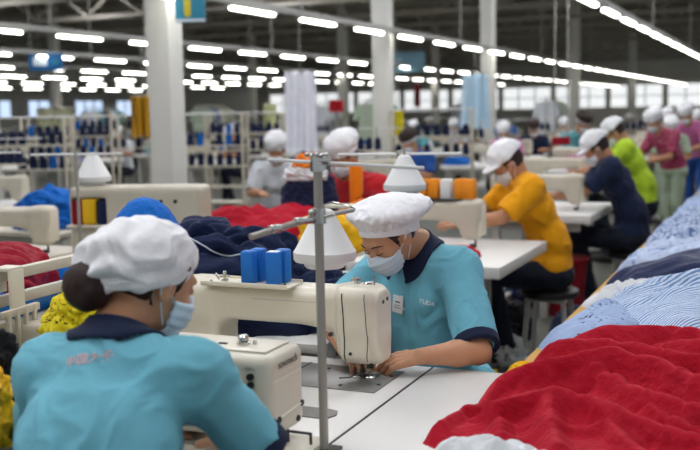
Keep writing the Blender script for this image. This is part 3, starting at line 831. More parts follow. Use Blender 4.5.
# ---------------------------------------------------------------- garments
def billow(P, o=3):
    r = 0; a = 1
    for k in range(o): r = r + a*np.abs(vnoise(P*(2**k)+5.7*k)); a *= .5
    return r
def heap(name, c, rx, ry, h, m, label=None, cat='garment pile', group=None, rot=0, seed=0, fold=.16, freq=3.2, na=120, nt_=56, out=.14, e=.75, parent=None):
    """a rounded heap of cloth with a wavering outline and folds"""
    th = np.linspace(0, 2*pi, na, endpoint=False); t = np.linspace(.02, pi/2, nt_)
    T, TH = np.meshgrid(t, th, indexing='ij')
    R = 1+out*fbm(np.stack([np.cos(TH)*1.6+seed, np.sin(TH)*1.6, seed*.7+0*TH], -1), 2)
    X = np.sin(T)**.9*np.cos(TH)*R*rx; Y = np.sin(T)**.9*np.sin(TH)*R*ry; Z = np.cos(T)**e*h
    s = max(rx, ry)
    Q = np.stack([X/s*freq*.5+seed*3.1, Y/s*freq+seed, Z/s*freq], -1); w = fbm(Q*.7+3, 2)
    d = billow(Q+w[..., None]*.6, 3)-.35
    k = fold*min(h, s)
    N = np.stack([X/rx**2, Y/ry**2, (Z+.001)/h**2], -1); N /= np.linalg.norm(N, axis=-1)[..., None]
    X = X+N[..., 0]*d*k; Y = Y+N[..., 1]*d*k; Z = np.maximum(Z+N[..., 2]*d*k, 0)
    Z[-1] = 0
    V = np.stack([X*cos(rot)-Y*sin(rot), X*sin(rot)+Y*cos(rot), Z], -1).reshape(-1, 3)
    V = np.concatenate([V, [[0, 0, V[:na, 2].mean()]], [[0, 0, 0]]])
    i = np.arange((nt_-1)*na).reshape(nt_-1, na); j = np.roll(i, -1, 1)
    F = np.stack([i, i+na, j+na, j], -1).reshape(-1, 4)
    a = np.arange(na); b = np.roll(a, -1); top = len(V)-2; bt = len(V)-1
    me = bpy.data.meshes.new(name)
    fl = [tuple(f) for f in F] + [(top, int(x), int(y)) for x, y in zip(a, b)] + [(bt, int(y)+(nt_-1)*na, int(x)+(nt_-1)*na) for x, y in zip(a, b)]
    me.from_pydata(V.tolist(), [], fl); me.update()
    o = link(name, me, m, parent); o.location = c
    if label: tag(o, label, cat, group)
    return o
def seg_d(X, Y, pts):
    d = np.full(X.shape, 9.); al = np.zeros(X.shape)
    for (ax, ay), (bx, by) in zip(pts, pts[1:]):
        vx, vy = bx-ax, by-ay; t = np.clip(((X-ax)*vx+(Y-ay)*vy)/(vx*vx+vy*vy), 0, 1)
        d = np.minimum(d, np.hypot(X-ax-t*vx, Y-ay-t*vy))
    return d
def poly_in(X, Y, pts):
    ins = np.zeros(X.shape, bool); n = len(pts)
    for k in range(n):
        (x1, y1), (x2, y2) = pts[k], pts[(k+1) % n]
        c = ((y1 > Y) != (y2 > Y)) & (X < (x2-x1)*(Y-y1)/((y2-y1) or 1e-9)+x1); ins ^= c
    return ins
def drape(name, poly, z0, hf, m, label=None, cat='garment', res=.008, group=None, rough=.012, edge=.05, parent=None):
    """cloth lying on a surface: outline poly, height hf(x, y), rounded rim"""
    p = np.array(poly); x0, y0 = p.min(0)-.03; x1, y1 = p.max(0)+.03
    X, Y = np.meshgrid(np.arange(x0, x1, res), np.arange(y0, y1, res), indexing='ij')
    wx = X+rough*fbm(np.stack([X*9, Y*9, 0*X], -1), 2); wy = Y+rough*fbm(np.stack([X*9+40, Y*9, 0*X], -1), 2)
    ins = poly_in(wx, wy, poly); d = seg_d(wx, wy, list(poly)+[poly[0]])
    k = 1-np.exp(-d/edge)
    rim = np.sqrt(np.clip(d/.012, 0, 1))*.010
    H = np.where(ins, np.maximum(hf(X, Y), .004)*k+rim, 0)
    nx, ny = X.shape; idx = np.arange(nx*ny).reshape(nx, ny)
    keep = ins[:-1, :-1] | ins[1:, :-1] | ins[1:, 1:] | ins[:-1, 1:]
    F = np.stack([idx[:-1, :-1], idx[1:, :-1], idx[1:, 1:], idx[:-1, 1:]], -1)[keep]
    used = np.unique(F); re = -np.ones(nx*ny, int); re[used] = np.arange(len(used)); F = re[F]
    V = np.stack([X, Y, z0+H], -1).reshape(-1, 3)[used]
    B = V.copy(); B[:, 2] = z0; n = len(V)
    # bottom sheet and side walls close the volume
    ed = {}
    for a in range(4):
        for s_, t_ in zip(F[:, a], F[:, (a+1) % 4]):
            if (t_, s_) in ed: del ed[(t_, s_)]
            else: ed[(s_, t_)] = 1
    W = np.array([(s_, s_+n, t_+n, t_) for (s_, t_) in ed])
    c = np.array([p[:, 0].mean(), p[:, 1].mean(), z0])
    o = link(name, mesh_np(name, np.concatenate([V, B])-c, np.concatenate([F, F[:, ::-1]+n, W])), m, parent); o.location = c
    if label: tag(o, label, cat, group)
    return o
def folds2(X, Y, sx, sy, rot, seed, amp, warp=.8, o=3):  # round backs, sharp valleys
    x = X*cos(rot)+Y*sin(rot); y = -X*sin(rot)+Y*cos(rot)
    Q = np.stack([x*sx+seed, y*sy, 0*x+seed*.37], -1); w = fbm(Q*.6+7, 2)
    return amp*(billow(Q+w[..., None]*warp, o)*1.7-.45)
def ridges(X, Y, L):
    r = 0
    for pts, w, h in L: r = r+h*np.exp(-(seg_d(X, Y, pts)/w)**2)
    return r
# conveyor table on the right with its yellow edge
t = empty('conveyor_table', (.1, 17, 0)); tag(t, 'long grey sorting table with a yellow edge rail running away on the right', 'table')
MB().box((0, 0, TZ-.03), (1.62, 28, .05), bev=.004).build('tabletop', mat('grey_table', '#9b9b94', .5), t)
MB().box((-.825, 0, TZ-.022), (.035, 28, .07), bev=.006).build('yellow_edge_rail', M_yrail, t)
for k in range(8):
    for sx in (-.74, .74): MB().box((sx, -13.9+k*3.9, (TZ-.055)/2), (.06, .06, TZ-.055), bev=.005).build('leg', M_leg, t)
Z1 = TZ
# front red pile
rp = [(-.795, 2.22), (-.765, 2.32), (-.742, 2.42), (-.745, 2.52), (-.725, 2.60), (-.690, 2.66), (-.675, 2.74), (-.71, 2.84), (-.70, 2.93), (-.62, 2.99), (-.52, 3.08), (-.28, 3.16), (.35, 3.12), (.45, 2.6), (.35, 2.0), (-.1, 1.92), (-.45, 2.05), (-.62, 2.11), (-.72, 2.15)]
def crease(X, Y, pts, w, h, near=.55):
    """a rolled fold: gentle far side, steep side towards -Y"""
    d = seg_d(X, Y, pts); p = np.array(pts)
    yl = np.interp(X, *zip(*sorted(map(tuple, p)))) if abs(p[-1][0]-p[0][0]) > .08 else Y
    ww = np.where(Y < yl, w*near, w*1.35)
    return h*np.exp(-(d/ww)**2)
def hred(X, Y):
    wx = X+.02*fbm(np.stack([X*5, Y*5, 0*X+2], -1), 2); wy = Y+.022*fbm(np.stack([X*5, Y*5, 0*X+5], -1), 2); X0, Y0 = X, Y; X, Y = wx, wy
    b = .026 + .050*np.clip((Y-2.25)/.5, 0, 1)*np.clip((X+.85)/.35, .2, 1) + .012*np.clip((Y-2.7)/.3, 0, 1)
    r = 0
    for pts, w, h in (([(-.765, 2.20), (-.73, 2.40), (-.695, 2.52), (-.60, 2.58), (-.49, 2.65), (-.42, 2.67), (-.30, 2.63), (-.18, 2.54), (.1, 2.45)], .042, .058),
        ([(-.64, 2.30), (-.55, 2.42), (-.43, 2.39), (-.30, 2.28), (-.20, 2.20), (.0, 2.1)], .034, .046), ([(-.535, 2.40), (-.50, 2.30), (-.46, 2.12)], .024, .034), ([(-.62, 2.28), (-.60, 2.18), (-.59, 2.08)], .022, .026),
        ([(-.46, 2.60), (-.37, 2.50), (-.17, 2.40), (.1, 2.28)], .034, .044), ([(-.68, 2.88), (-.60, 2.83), (-.48, 2.81), (-.37, 2.77), (-.26, 2.73), (-.1, 2.76), (.2, 2.74)], .036, .048),
        ([(-.60, 2.94), (-.48, 2.97), (-.30, 3.03), (-.05, 3.02), (.3, 3.0)], .060, .048), ([(-.30, 2.92), (-.15, 2.88), (.1, 2.90)], .028, .032), ([(-.40, 2.90), (-.52, 2.88), (-.60, 2.90)], .022, .024), ([(-.38, 2.30), (-.30, 2.16), (-.22, 2.02)], .024, .030), ([(-.05, 2.62), (-.25, 2.56)], .022, .024), ([(-.28, 2.42), (-.16, 2.32), (.0, 2.22)], .022, .026)):
        r = np.maximum(r, crease(X, Y, pts, w, h)) + .25*np.minimum(r, crease(X, Y, pts, w, h))
    r = r - ridges(X, Y, [([(-.70, 2.40), (-.72, 2.33)], .012, .025), ([(-.56, 2.53), (-.44, 2.58), (-.34, 2.56)], .016, .02)])
    return b*.95 + r*1.3 + folds2(X0, Y0, 2.0, 8, .75, 23, .013, .9, 2) + folds2(X0, Y0, 7, 20, .5, 43, .004, .9, 2)
drape('red_garment_pile', rp, Z1, hred, M_red, 'large crumpled pile of crimson red garments at lower right, nearest the viewer', 'garment pile', res=.005)
# patterned cloths
def pattern(name, base, ink, scale, thr, stripes=False, rot=0, dist=.0):
    m = cloth(name, base, .5, 14); nt = m.node_tree; b = nt.nodes['Principled BSDF']
    v = coords(nt, (1, 1, 1), 'Object', (0, 0, rot))
    n = nt.nodes.new('ShaderNodeTexNoise'); n.inputs['Scale'].default_value = 3.5; n.inputs['Detail'].default_value = 2; nt.links.new(v, n.inputs['Vector'])
    ml = nt.nodes.new('ShaderNodeVectorMath'); ml.operation = 'MULTIPLY_ADD'; ml.inputs[1].default_value = (dist,)*3
    nt.links.new(n.outputs['Color'], ml.inputs[0]); nt.links.new(v, ml.inputs[2])
    if stripes:
        w = nt.nodes.new('ShaderNodeTexWave'); w.wave_type = 'BANDS'; w.bands_direction = 'X'; w.inputs['Scale'].default_value = scale; w.inputs['Distortion'].default_value = 0
        nt.links.new(ml.outputs['Vector'], w.inputs['Vector']); fac = w.outputs['Fac']
    else:
        w = nt.nodes.new('ShaderNodeTexNoise'); w.inputs['Scale'].default_value = scale; w.inputs['Detail'].default_value = 3; w.inputs['Distortion'].default_value = 2.5
        nt.links.new(ml.outputs['Vector'], w.inputs['Vector']); fac = w.outputs['Fac']
    r = nt.nodes.new('ShaderNodeValToRGB'); r.color_ramp.elements[0].position = thr-.03; r.color_ramp.elements[0].color = srgb(base); r.color_ramp.elements[1].position = thr+.03; r.color_ramp.elements[1].color = srgb(ink)
    nt.links.new(fac, r.inputs['Fac']); nt.links.new(r.outputs['Color'], b.inputs['Base Color']); return m
M_stripe = pattern('blue_stripe_cotton', '#d3dfee', '#6a8fc0', 26, .55, True, .9, .06)
M_print_b = pattern('pale_blue_print', '#a2b7da', '#1d2c5c', 16, .63)
M_print_p = pattern('pale_floral', '#b4c2da', '#5a6f9d', 22, .52)
M_print_y = pattern('yellow_lettered_cloth', '#e3cf1d', '#3b3a12', 30, .60, False, 0, .0)
M_navyd = cloth('navy_satin', '#1b2750', .5, 10, .55)
drape('printed_garment', [(-.74, 3.20), (-.735, 3.42), (-.70, 3.62), (-.60, 3.72), (-.46, 3.65), (-.40, 3.4), (-.44, 3.12), (-.55, 3.05), (-.67, 3.08)], Z1, lambda X, Y: .06+.05*np.clip((X+.8)/.3, 0, 1)+folds2(X, Y, 4, 11, .9, 5, .020), M_print_b, 'pale blue shirt with navy printed marks, just behind the front red pile')
drape('striped_garment', [(-.66, 3.62), (-.64, 3.95), (-.55, 4.15), (-.3, 4.40), (.45, 4.6), (.55, 3.9), (.5, 3.15), (.0, 3.10), (-.30, 3.14), (-.46, 3.3), (-.58, 3.5)], Z1, lambda X, Y: .07+.055*np.clip((X+.7)/.4, 0, 1)+ridges(X, Y, [([(.2, 4.1), (-.2, 3.95), (-.55, 3.8)], .05, .03), ([(.3, 3.7), (-.1, 3.65), (-.35, 3.6)], .05, .03)])+folds2(X, Y, 3, 7, .4, 8, .018), M_stripe, 'blue and white pinstriped shirt cloth spread behind the front red pile')
drape('white_garment', [(-.74, 3.92), (-.74, 4.10), (-.68, 4.35), (-.5, 4.45), (-.35, 4.3), (-.42, 4.05), (-.58, 3.9)], Z1, lambda X, Y: .06+folds2(X, Y, 8, 12, .9, 12, .030), M_white_fab, 'small crumpled white garment at the table edge beside the striped shirt')
drape('navy_garment', [(-.73, 4.38), (-.70, 4.55), (-.5, 4.85), (-.1, 5.25), (.6, 5.5), (.7, 4.85), (.1, 4.55), (-.35, 4.36), (-.6, 4.28)], Z1, lambda X, Y: .07+.06*np.clip((X+.75)/.4, 0, 1)+folds2(X, Y, 2, 8, .5, 15, .022), M_navyd, 'dark navy garment laid in long folds beyond the striped shirt')
drape('pale_garment', [(-.735, 4.75), (-.73, 5.2), (-.66, 5.6), (-.3, 5.8), (.2, 5.7), (.1, 5.2), (-.4, 4.75)], Z1, lambda X, Y: .075+folds2(X, Y, 5, 8, .9, 19, .03), pattern('pale_blue_white', '#c0cde6', '#8096c4', 9, .6), 'light blue crumpled garment lying just beyond the navy one')
for k in range(6):
    y = 5.75+k*1.05
    drape('floral_garment', [(-.73+.02*(k % 2), y), (-.74+.02*(k % 3), y+.6), (-.66, y+1.15), (.2, y+1.25), (.75, y+.9), (.7, y-.1), (-.2, y-.12), (-.6, y-.1)], Z1, lambda X, Y: .09+.05*np.clip((X+.75)/.5, 0, 1)+folds2(X, Y, 5, 8, .7+k, 30+k*3, .034), M_print_p if k % 3 != 1 else M_print_b, 'grey blue floral garment heaped along the sorting table, ' + ['nearest of the row', 'second from the near end', 'third from the near end', 'fourth from the near end', 'second from the far end', 'farthest of the row'][k], 'garment', res=.016)
heap('yellow_garment', (-.70, 2.86, TZ), .05, .05, .045, M_yellow, 'bit of bright yellow cloth at the corner between worker and red pile', 'garment', seed=4)
for k, (x, y, r) in enumerate([(-.70, 2.045, .055), (-.62, 2.06, .06), (-.54, 2.055, .062), (-.46, 2.03, .06), (-.40, 2.0, .055)]):
    pass
drape('white_garment', [(-.74, 1.97), (-.735, 2.08), (-.68, 2.14), (-.58, 2.165), (-.46, 2.12), (-.36, 2.03), (-.4, 1.9), (-.6, 1.88)], TZ, lambda X, Y: .078+folds2(X, Y, 16, 16, .2, 9, .020, .5, 2), M_white_fab, 'white puckered garment at the bottom edge in front of the red pile', res=.005)
# navy pile behind the centre machine
table('garment_table', -2.7, -1.45, 3.05, 3.95, 'low white table behind the centre machine, loaded with navy garments')
heap('navy_garment_pile', (-1.93, 3.22, TZ), .36, .20, .365, M_navy, 'heap of dark navy jackets behind the arm of the centre machine', 'garment pile', rot=.35, seed=6, fold=.2, freq=4, e=.6)
heap('navy_garment', (-1.60, 3.35, TZ), .22, .16, .20, M_navy, 'lower navy garment under the white cone, behind the machine head', 'garment', rot=.3, seed=9, fold=.25, freq=4)
# ---------------------------------------------------------------- near left: rack, cabinet and cloths
t = empty('garment_rack', (-2.2, 2.10, 0), 0, 'beige metal rack with two parallel rails at the left edge', 'rack')
def lr(p): return (p[0]+2.2, p[1]-2.25, p[2])
for z in (1.185, 1.118):
    MB().box((.30, 0, z), (.026, 1.22, .030), bev=.005).build('rail', M_cream2, t)
    MB().box((-.38, 0, z), (.026, 1.22, .030), bev=.005).build('rail', M_cream2, t)
for x in (.30, -.38):
    for y in (-.60, .60): MB().box((x, y, .60), (.035, .035, 1.2), bev=.005).build('post', M_cream2, t)
MB().box((-.04, 0, 1.045), (.66, 1.20, .02), bev=.003).build('shelf', M_cream2, t)
heap('red_garment_pile', (-2.33, 2.40, 1.056), .22, .28, .135, M_redd, 'dark red garment heap lying on the beige rack at the left edge', 'garment pile', seed=21, fold=.2, rot=.2, e=.6)
t = empty('blue_tray', (-2.04, 2.32, 1.056), .12, 'glossy blue plastic tray on the rack shelf under the left rails', 'tray')
mb = MB(); mb.box((0, 0, .006), (.20, .50, .012), bev=.004)
for sx in (-1, 1): mb.box((sx*.105, 0, .035), (.012, .52, .07), bev=.004, ry=sx*.35)
for sy in (-1, 1): mb.box((0, sy*.255, .035), (.22, .012, .07), bev=.004, rx=-sy*.35)
mb.build('tray', mat('glossy_blue', '#1574c9', .2), t)
t = empty('hanging_bracket', (-1.885, 2.02, 1.20), radians(5), 'cream metal bracket hooked over the left rail, with a comb of prongs', 'bracket')
mb = MB(); mb.box((.012, 0, .006), (.055, .055, .012), bev=.004); mb.box((.036, 0, -.055), (.012, .055, .12), bev=.004); mb.box((-.018, 0, -.03), (.008, .055, .06), bev=.003)
mb.build('hook', M_cream, t)
for k in range(4): MB().box((.048, -.055+k*.036, -.155), (.012, .013, .11), bev=.003).build('prong', M_cream2, t)
MB().box((.044, 0, -.105), (.016, .15, .02), bev=.003).build('bar', M_cream2, t)
t = empty('machine_cabinet', (-1.82, 2.16, TZ), radians(8), 'plain grey cream box housing on the table end below the hanging bracket', 'box')
MB().box((0, 0, .13), (.19, .26, .26), bev=.02, seg=3).build('housing', M_cream2, t); MB().box((.0965, 0, .15), (.004, .18, .16), bev=.002).build('cover_plate', M_cream, t)
t = empty('side_cabinet', (-1.71, 1.61, 0), 0, 'small grey cabinet left of the worker seen from behind, cloths on top', 'cabinet')
MB().box((0, 0, .46), (.34, .42, .90), bev=.01).build('carcass', M_cream2, t); MB().box((0, -.213, .46), (.30, .012, .80), bev=.004).build('door', M_cream, t); MB().box((.11, -.226, .5), (.012, .016, .12), bev=.003).build('door_handle', M_steel, t)
heap('yellow_garment', (-1.605, 1.585, .91), .095, .10, .19, M_yellow, 'bright yellow garment at the left edge beside the worker seen from behind', 'garment', seed=31, fold=.25)
heap('black_garment', (-1.72, 1.745, .91), .11, .085, .205, M_black_fab, 'bunched black garment above the yellow one at the left edge', 'garment', seed=33, fold=.3)
heap('lettered_cloth', (-1.605, 1.965, TZ), .10, .085, .375, M_print_y, 'bright yellow cloth covered in rows of small black lettering, behind the bun', 'cloth', seed=35, fold=.2, e=.5)
# blue bundle behind the head and the piping on the navy pile
heap('blue_bundle', (-2.03, 2.865, 0.0), .165, .145, 1.315, M_bluefab, 'tall bright blue cloth bundle whose rounded top shows above the near worker\'s cap', 'bundle', seed=41, fold=.05, e=.25, out=.04)
# white piping along the navy jackets
np_ = [o for o in col.objects if o.name.startswith('navy_garment_pile')][0]
bpy.context.view_layer.update(); pts = []
for k in range(24):
    q = stick([np_], 186+k*2.9, 243+6.5*sin(k*.20-1.2)+k*.42)
    if q: pts.append(q[2]+q[3]*.002)
if len(pts) > 4: MB().tube(pts, .003, 6).build('white_piping', M_white_fab, np_)
# ---------------------------------------------------------------- stations of the other lines
def at_x(px, py, x):
    r = fw + rt*((px-350)/F_PX) - up*((py-225)/F_PX); return CAM + r*(x/r.x)
M_cream_b = M_cream2
bm_ = empty('sewing_machine', (0, 0, TZ))
sdf('machine_body', machine_body, (-.70, -.12, -.01), (.09, .12, .32), .0085, M_cream_b, bm_)
MB().box((.055, 0, .165), (.026, .11, .19), bev=.012).build('face_plate', M_cream, bm_)
MB().cyl((.016, 0, .0), (.016, 0, .075), .006, n=8).box((.0, 0, .01), (.03, .03, .02)).build('presser_foot', M_dsteel, bm_)
MB().lathe((-.69, 0, .20), [(.02, -.02), (.055, -.018), (.062, 0), (.055, .018), (.02, .02)], 16, (1, 0, 0)).build('handwheel', M_dark, bm_)
def put_machine(x, y, label, group=None, first=[True], rz=0, z=TZ):
    o = bm_ if first[0] else copy_tree(bm_)
    first[0] = False; o.location = (x, y, z); o.rotation_euler.z = rz
    return tag(o, label, 'sewing machine', group)
tb_ = None
def put_table(x, y, label, group=None):      # x, y: right near corner
    global tb_
    if tb_ is None:
        tb_ = table('sewing_table', -.85, 0, 0, 1.08, 'x', th=.06); o = tb_
    else: o = copy_tree(tb_)
    o.location = (x-.425, y+.54, 0); tag(o, label, 'table', group)
    if group is None and 'group' in o.keys(): del o['group']
    return o
st_ = None
def put_stand(x, y, label, group=None, rz=0):
    global st_
    if st_ is None:
        st_ = empty('thread_stand', (0, 0, TZ))
        MB().cyl((0, 0, 0), (0, 0, .62), .009, n=8).cyl((0, 0, 0), (0, 0, .01), .03, n=12).build('pole', M_pole, st_)
        MB().cyl((-.30, 0, .60), (.30, 0, .605), .006, n=8).build('cross_rod', M_cone, st_)
        MB().box((-.15, 0, .36), (.42, .10, .014), bev=.003).build('spool_shelf', M_cream2, st_)
        o = st_
    else: o = copy_tree(st_)
    o.location = (x, y, TZ); o.rotation_euler.z = rz
    return tag(o, label, 'thread stand', group)
spm = {}
def put_spool(p, m, label, group, s=1, square=False):
    k = (m.name, square)
    if k not in spm:
        mb = MB()
        if square: mb.box((0, 0, .055), (.062, .062, .11), bev=.008)
        else: mb.lathe((0, 0, 0), [(.03, 0), (.032, .004), (.031, .01), (.034, .014), (.030, .10), (.012, .104), (.011, .118)], 16)
        o = mb.build('thread_spool', m); spm[k] = o
    else: o = spm[k].copy(); col.objects.link(o)
    o.location = p; o.scale = (s, s, s); return tag(o, label, 'thread spool', group)
stool_ = None
def put_stool(x, y, label, group=None):
    global stool_
    if stool_ is None:
        stool_ = empty('stool', (0, 0, 0))
        MB().lathe((0, 0, 0), [(.17, .405), (.185, .415), (.185, .445), (.17, .455), (.0, .458)], 28).build('seat', M_dark, stool_)
        MB().box((0, 0, .395), (.26, .26, .025), bev=.004).build('seat_frame', M_leg, stool_)
        for sx in (-1, 1):
            for sy in (-1, 1): MB().cyl((sx*.11, sy*.11, .39), (sx*.14, sy*.14, 0), .016, n=10).build('leg', M_leg, stool_)
        o = stool_
    else: o = copy_tree(stool_)
    o.location = (x, y, 0); return tag(o, label, 'stool', group)
# ---- background people: three bodies, then recoloured copies
M_orsh = cloth('orange_tshirt', '#eda30f', .5, 9); M_navsh = cloth('navy_tshirt', '#1a2440', .5, 9); M_lime = cloth('lime_tshirt', '#b4d433', .4, 9)
M_burg = pattern('burgundy_check', '#a03355', '#d9a9b8', 24, .62); M_pink = cloth('pink_shirt', '#c06a9c', .4, 9); M_sage = cloth('sage_coat', '#a9b8a0', .4, 9)
M_teal = cloth('teal_shirt', '#5fa3ab', .4, 9); M_redsh = cloth('red_shirt', '#b81d26', .4, 9); M_whsh = cloth('white_shirt', '#cfd3d8', .4, 9); M_blsh = cloth('blue_shirt', '#27539c', .4, 9)
base = dict(skin=M_skin2, shirt=M_orsh, trim=M_navyt, pants=M_pants, cap=M_capw, hair=M_hair, mask=M_maskw, shoe=M_shoe, brow=M_brow)
proto_p = {}
def proto_person(kind):
    r = empty('person', (0, 0, 0))
    if kind == 'seated': person('person', r, dict(hpitch=.6, fold=.010, slim=1.12, neck=(0, -.19, 1.135), chest=(0, -.11, .96), waist=(0, .0, .76), head=(0, -.27, 1.225), shL=(.175, -.17, 1.08), shR=(-.175, -.17, 1.08), elL=(.21, -.36, .92), elR=(-.21, -.36, .92), wrL=(.10, -.56, .87), wrR=(-.10, -.56, .87)), .0085, base, dict(cap='brim', seed=3, sleeve=.75, hh=.0075))
    elif kind == 'far': person('person', r, dict(hpitch=.45, fold=.008, neck=(0, -.18, 1.12), slim=1.12, elL=(.26, -.20, .86), wrL=(.14, -.42, .90)), .012, base, dict(cap='puff', seed=8, sleeve=.8, hh=.011))
    else: person('person', r, dict(pelvis=(0, 0, .90), waist=(0, -.05, 1.06), chest=(0, -.14, 1.21), neck=(0, -.24, 1.34), head=(0, -.33, 1.46), shL=(.175, -.18, 1.29), shR=(-.175, -.18, 1.29),
        elL=(.24, -.30, 1.06), elR=(-.24, -.30, 1.06), wrL=(.12, -.52, 1.0), wrR=(-.12, -.52, 1.0), hipL=(.09, 0, .86), hipR=(-.09, 0, .86), knL=(.10, -.04, .48), knR=(-.10, .0, .48), anL=(.10, .02, .09), anR=(-.10, .04, .09), hpitch=.5, fold=.008),
        .012, base, dict(cap='puff', seed=5, sleeve=.75, hh=.011))
    return r
HEAD = dict(seated=(0, -.27, 1.225), far=(0, -.25, 1.23), stand=(0, -.33, 1.46))
used = {}
def put_person(kind, head, deg, label, shirt, cap=None, skin=None, zs=None, group=None, stool=True, pants=None):
    if kind not in proto_p: proto_p[kind] = proto_person(kind); r = proto_p[kind]; used[kind] = 1
    else: r = copy_tree(proto_p[kind])
    a = radians(deg); hx, hy, hz = HEAD[kind]; s = head[2]/hz if zs is None else zs; s = min(max(s, .88), 1.14)
    off = Matrix.Rotation(a, 3, 'Z') @ Vector((hx, hy, 0))*s
    r.location = (head[0]-off.x, head[1]-off.y, 0); r.rotation_euler.z = a; r.scale = (s, s, s)
    tag(r, label, 'person', group)
    for c in list(r.children):
        n = c.name.split('.')[0]; m = {'shirt': shirt, 'cap': cap, 'body': skin, 'trousers': pants}.get(n)
        if m is not None:
            c.material_slots[0].link = 'OBJECT'; c.material_slots[0].material = m
    if stool and kind != 'stand':
        put_stool(r.location.x, r.location.y+.0, 'low stool with dark round seat under the worker in ' + ' '.join(label.split(',')[0].replace('worker in ', '').split()[:3]), None)
    return r
tb1 = [(4.86, 'white table with its corner just behind the aqua worker\'s shoulder, before the orange worker'), (7.39, 'white table between the orange worker and the navy worker'), (9.95, 'white table in front of the lime green worker')]
for y, lb in tb1:
    tt = put_table(-1.315 if y < 9 else -1.72, y, lb)
    if y < 5:      # this one stands on legs set well in from its edge
        for c in tt.children:
            if c.name.startswith(('leg', 'stretcher')): c.location.x = -.30 if c.bound_box[0][0] > 0 else .06
M_or_sp = mat('orange_thread', '#f0920f', .7)
put_machine(-1.66, 5.55, 'cream sewing machine left of the orange shirted worker, orange spools above it')
put_machine(-1.50, 7.80, 'cream sewing machine on the second table, between orange and navy workers')
put_machine(-1.88, 10.4, 'blurred cream sewing machine before the lime green worker')
# tray with orange spools over the third machine
t = empty('spool_tray', (-1.82, 5.55, TZ+.272), 0, 'thin dark tray on the machine behind, holding orange thread spools', 'tray')
MB().box((0, 0, .004), (.36, .12, .008), bev=.002).build('tray', M_dsteel, t)
for k, dx in enumerate((-.145, -.075, .005, .085, .145)):
    if k == 2: continue
    put_spool((-1.82+dx, 5.55+.01*(k % 2), TZ+.281), M_or_sp, 'square orange thread spool in the row above the machine behind the aqua worker', 'orange spools on the tray', 1.05, True)
put_spool((-1.815, 5.55, TZ+.281), M_cone, 'white thread spool in the middle of the orange spool row', None, 1.05, True)
put_person('seated', tuple(at(507, 164, 6.25)), -60, 'worker in orange T-shirt, white cap and mask, sewing with head bent', M_orsh)
put_person('seated', tuple(at(596, 149, 7.9)), -78, 'worker in dark navy T-shirt and white peaked cap, bent forward', M_navsh)
put_person('seated', tuple(at(614, 133, 10.2)), -80, 'worker in lime green T-shirt sitting behind the navy one', M_lime)
put_person('stand', tuple(at(654, 122, 11.4)), -40, 'worker in burgundy checked shirt standing by the aisle, nearer of two', M_burg, pants=M_sage)
put_person('stand', tuple(at(671, 128, 12.4)), 10, 'worker in sage coat and white cap behind the burgundy shirts', M_sage)
put_person('stand', tuple(at(667, 119, 14.5)), -40, 'worker in dusty burgundy shirt, farther of the two by the aisle', M_burg)
put_person('stand', tuple(at(686, 115, 13.2)), -20, 'worker in pink purple shirt near the right edge', M_pink, pants=M_blsh)
put_person('stand', tuple(at(697, 119, 17.5)), -20, 'blurred worker in white shirt at the far right edge', M_whsh)
put_person('far', tuple(at(343, 157, 6.6)), -20, 'worker in red shirt, domed white cap showing above the aqua worker', M_redsh)
put_person('far', tuple(at(276, 150, 9.3)), 20, 'worker in white shirt and cap, blurred left of the foreground pole', M_whsh)
put_person('far', tuple(at(583, 124, 14.5)), 60, 'worker in teal shirt, small and blurred beyond the navy one', M_teal, M_hair)
# second cone on its own stand
put_stand(-1.62, 4.25, 'thin grey thread stand behind the aqua worker\'s head, white cone beside it', None)
t = table('side_table', -2.25, -1.33, 3.96, 4.55, 'small white table just behind the aqua worker, holding a thread stand')
white_cone((-1.47, 3.93, 1.245), 1.02, 'white cone hanging just behind the aqua worker\'s cap')
o = empty('cone_hanger', (-1.47, 3.93, 1.41), 0, 'thin steel hanger rod holding the white cone behind the aqua worker', 'hanger')
MB().cyl((0, 0, -.005), (0, 0, .03), .006, n=10).cyl((0, 0, .02), (-.15, .32, .0), .006, n=10).build('hanger', M_pole, o)
# garments seen between the stations
heap('red_garment_pile', at(262, 237, 6.0)*1.0, .52, .30, .22, M_red, 'bright red garment heap behind the navy jackets', 'garment pile', seed=51, fold=.3, rot=.4)
rp_ = col.objects[-1]; rp_.location.z = TZ
t = table('garment_table', -3.0, -2.2, 4.75, 5.80, 'white table behind the navy jackets with red and yellow garments')
heap('yellow_garment_pile', (-2.42, 5.25, TZ), .22, .25, .20, M_yellow, 'mustard yellow garment heap right of the bright red one', 'garment pile', seed=53, fold=.3)
heap('navy_bag', (-2.72, 5.60, TZ), .17, .13, .44, M_navy, 'upright navy bundle left of the foreground pole, behind the red heap', 'bundle', seed=55, fold=.2, e=.35)
heap('white_garment', (-2.74, 5.58, TZ+.38), .13, .10, .10, M_white_fab, 'white and pale blue cloth on top of the navy bundle', 'garment', seed=57, fold=.3)
heap('red_cap_cloth', (-2.73, 5.57, TZ+.46), .08, .07, .08, M_orange, 'small orange red cloth topping the navy bundle', 'cloth', seed=58, fold=.3)
o = MB().cyl((0, 0, 0), (0, 0, .33), .042, n=20).cyl((0, 0, .33), (0, 0, .34), .03, n=20).build('thread_roll', M_orange); o.location = (-2.42, 5.62, TZ+.14); tag(o, 'tall upright orange roll beside the foreground pole', 'roll')
MB().cyl((0, 0, -.14), (0, 0, 0), .05, n=20).build('roll_base', M_dark, o)
heap('orange_garment', (-2.30, 5.42, TZ), .12, .12, .26, M_orange, 'orange cloth bunched at the foot of the orange roll', 'garment', seed=59, fold=.3)
heap('red_garment', (-2.34, 5.66, TZ), .13, .13, .30, M_redd, 'dark red cloth to the right of the orange roll', 'garment', seed=60, fold=.3)
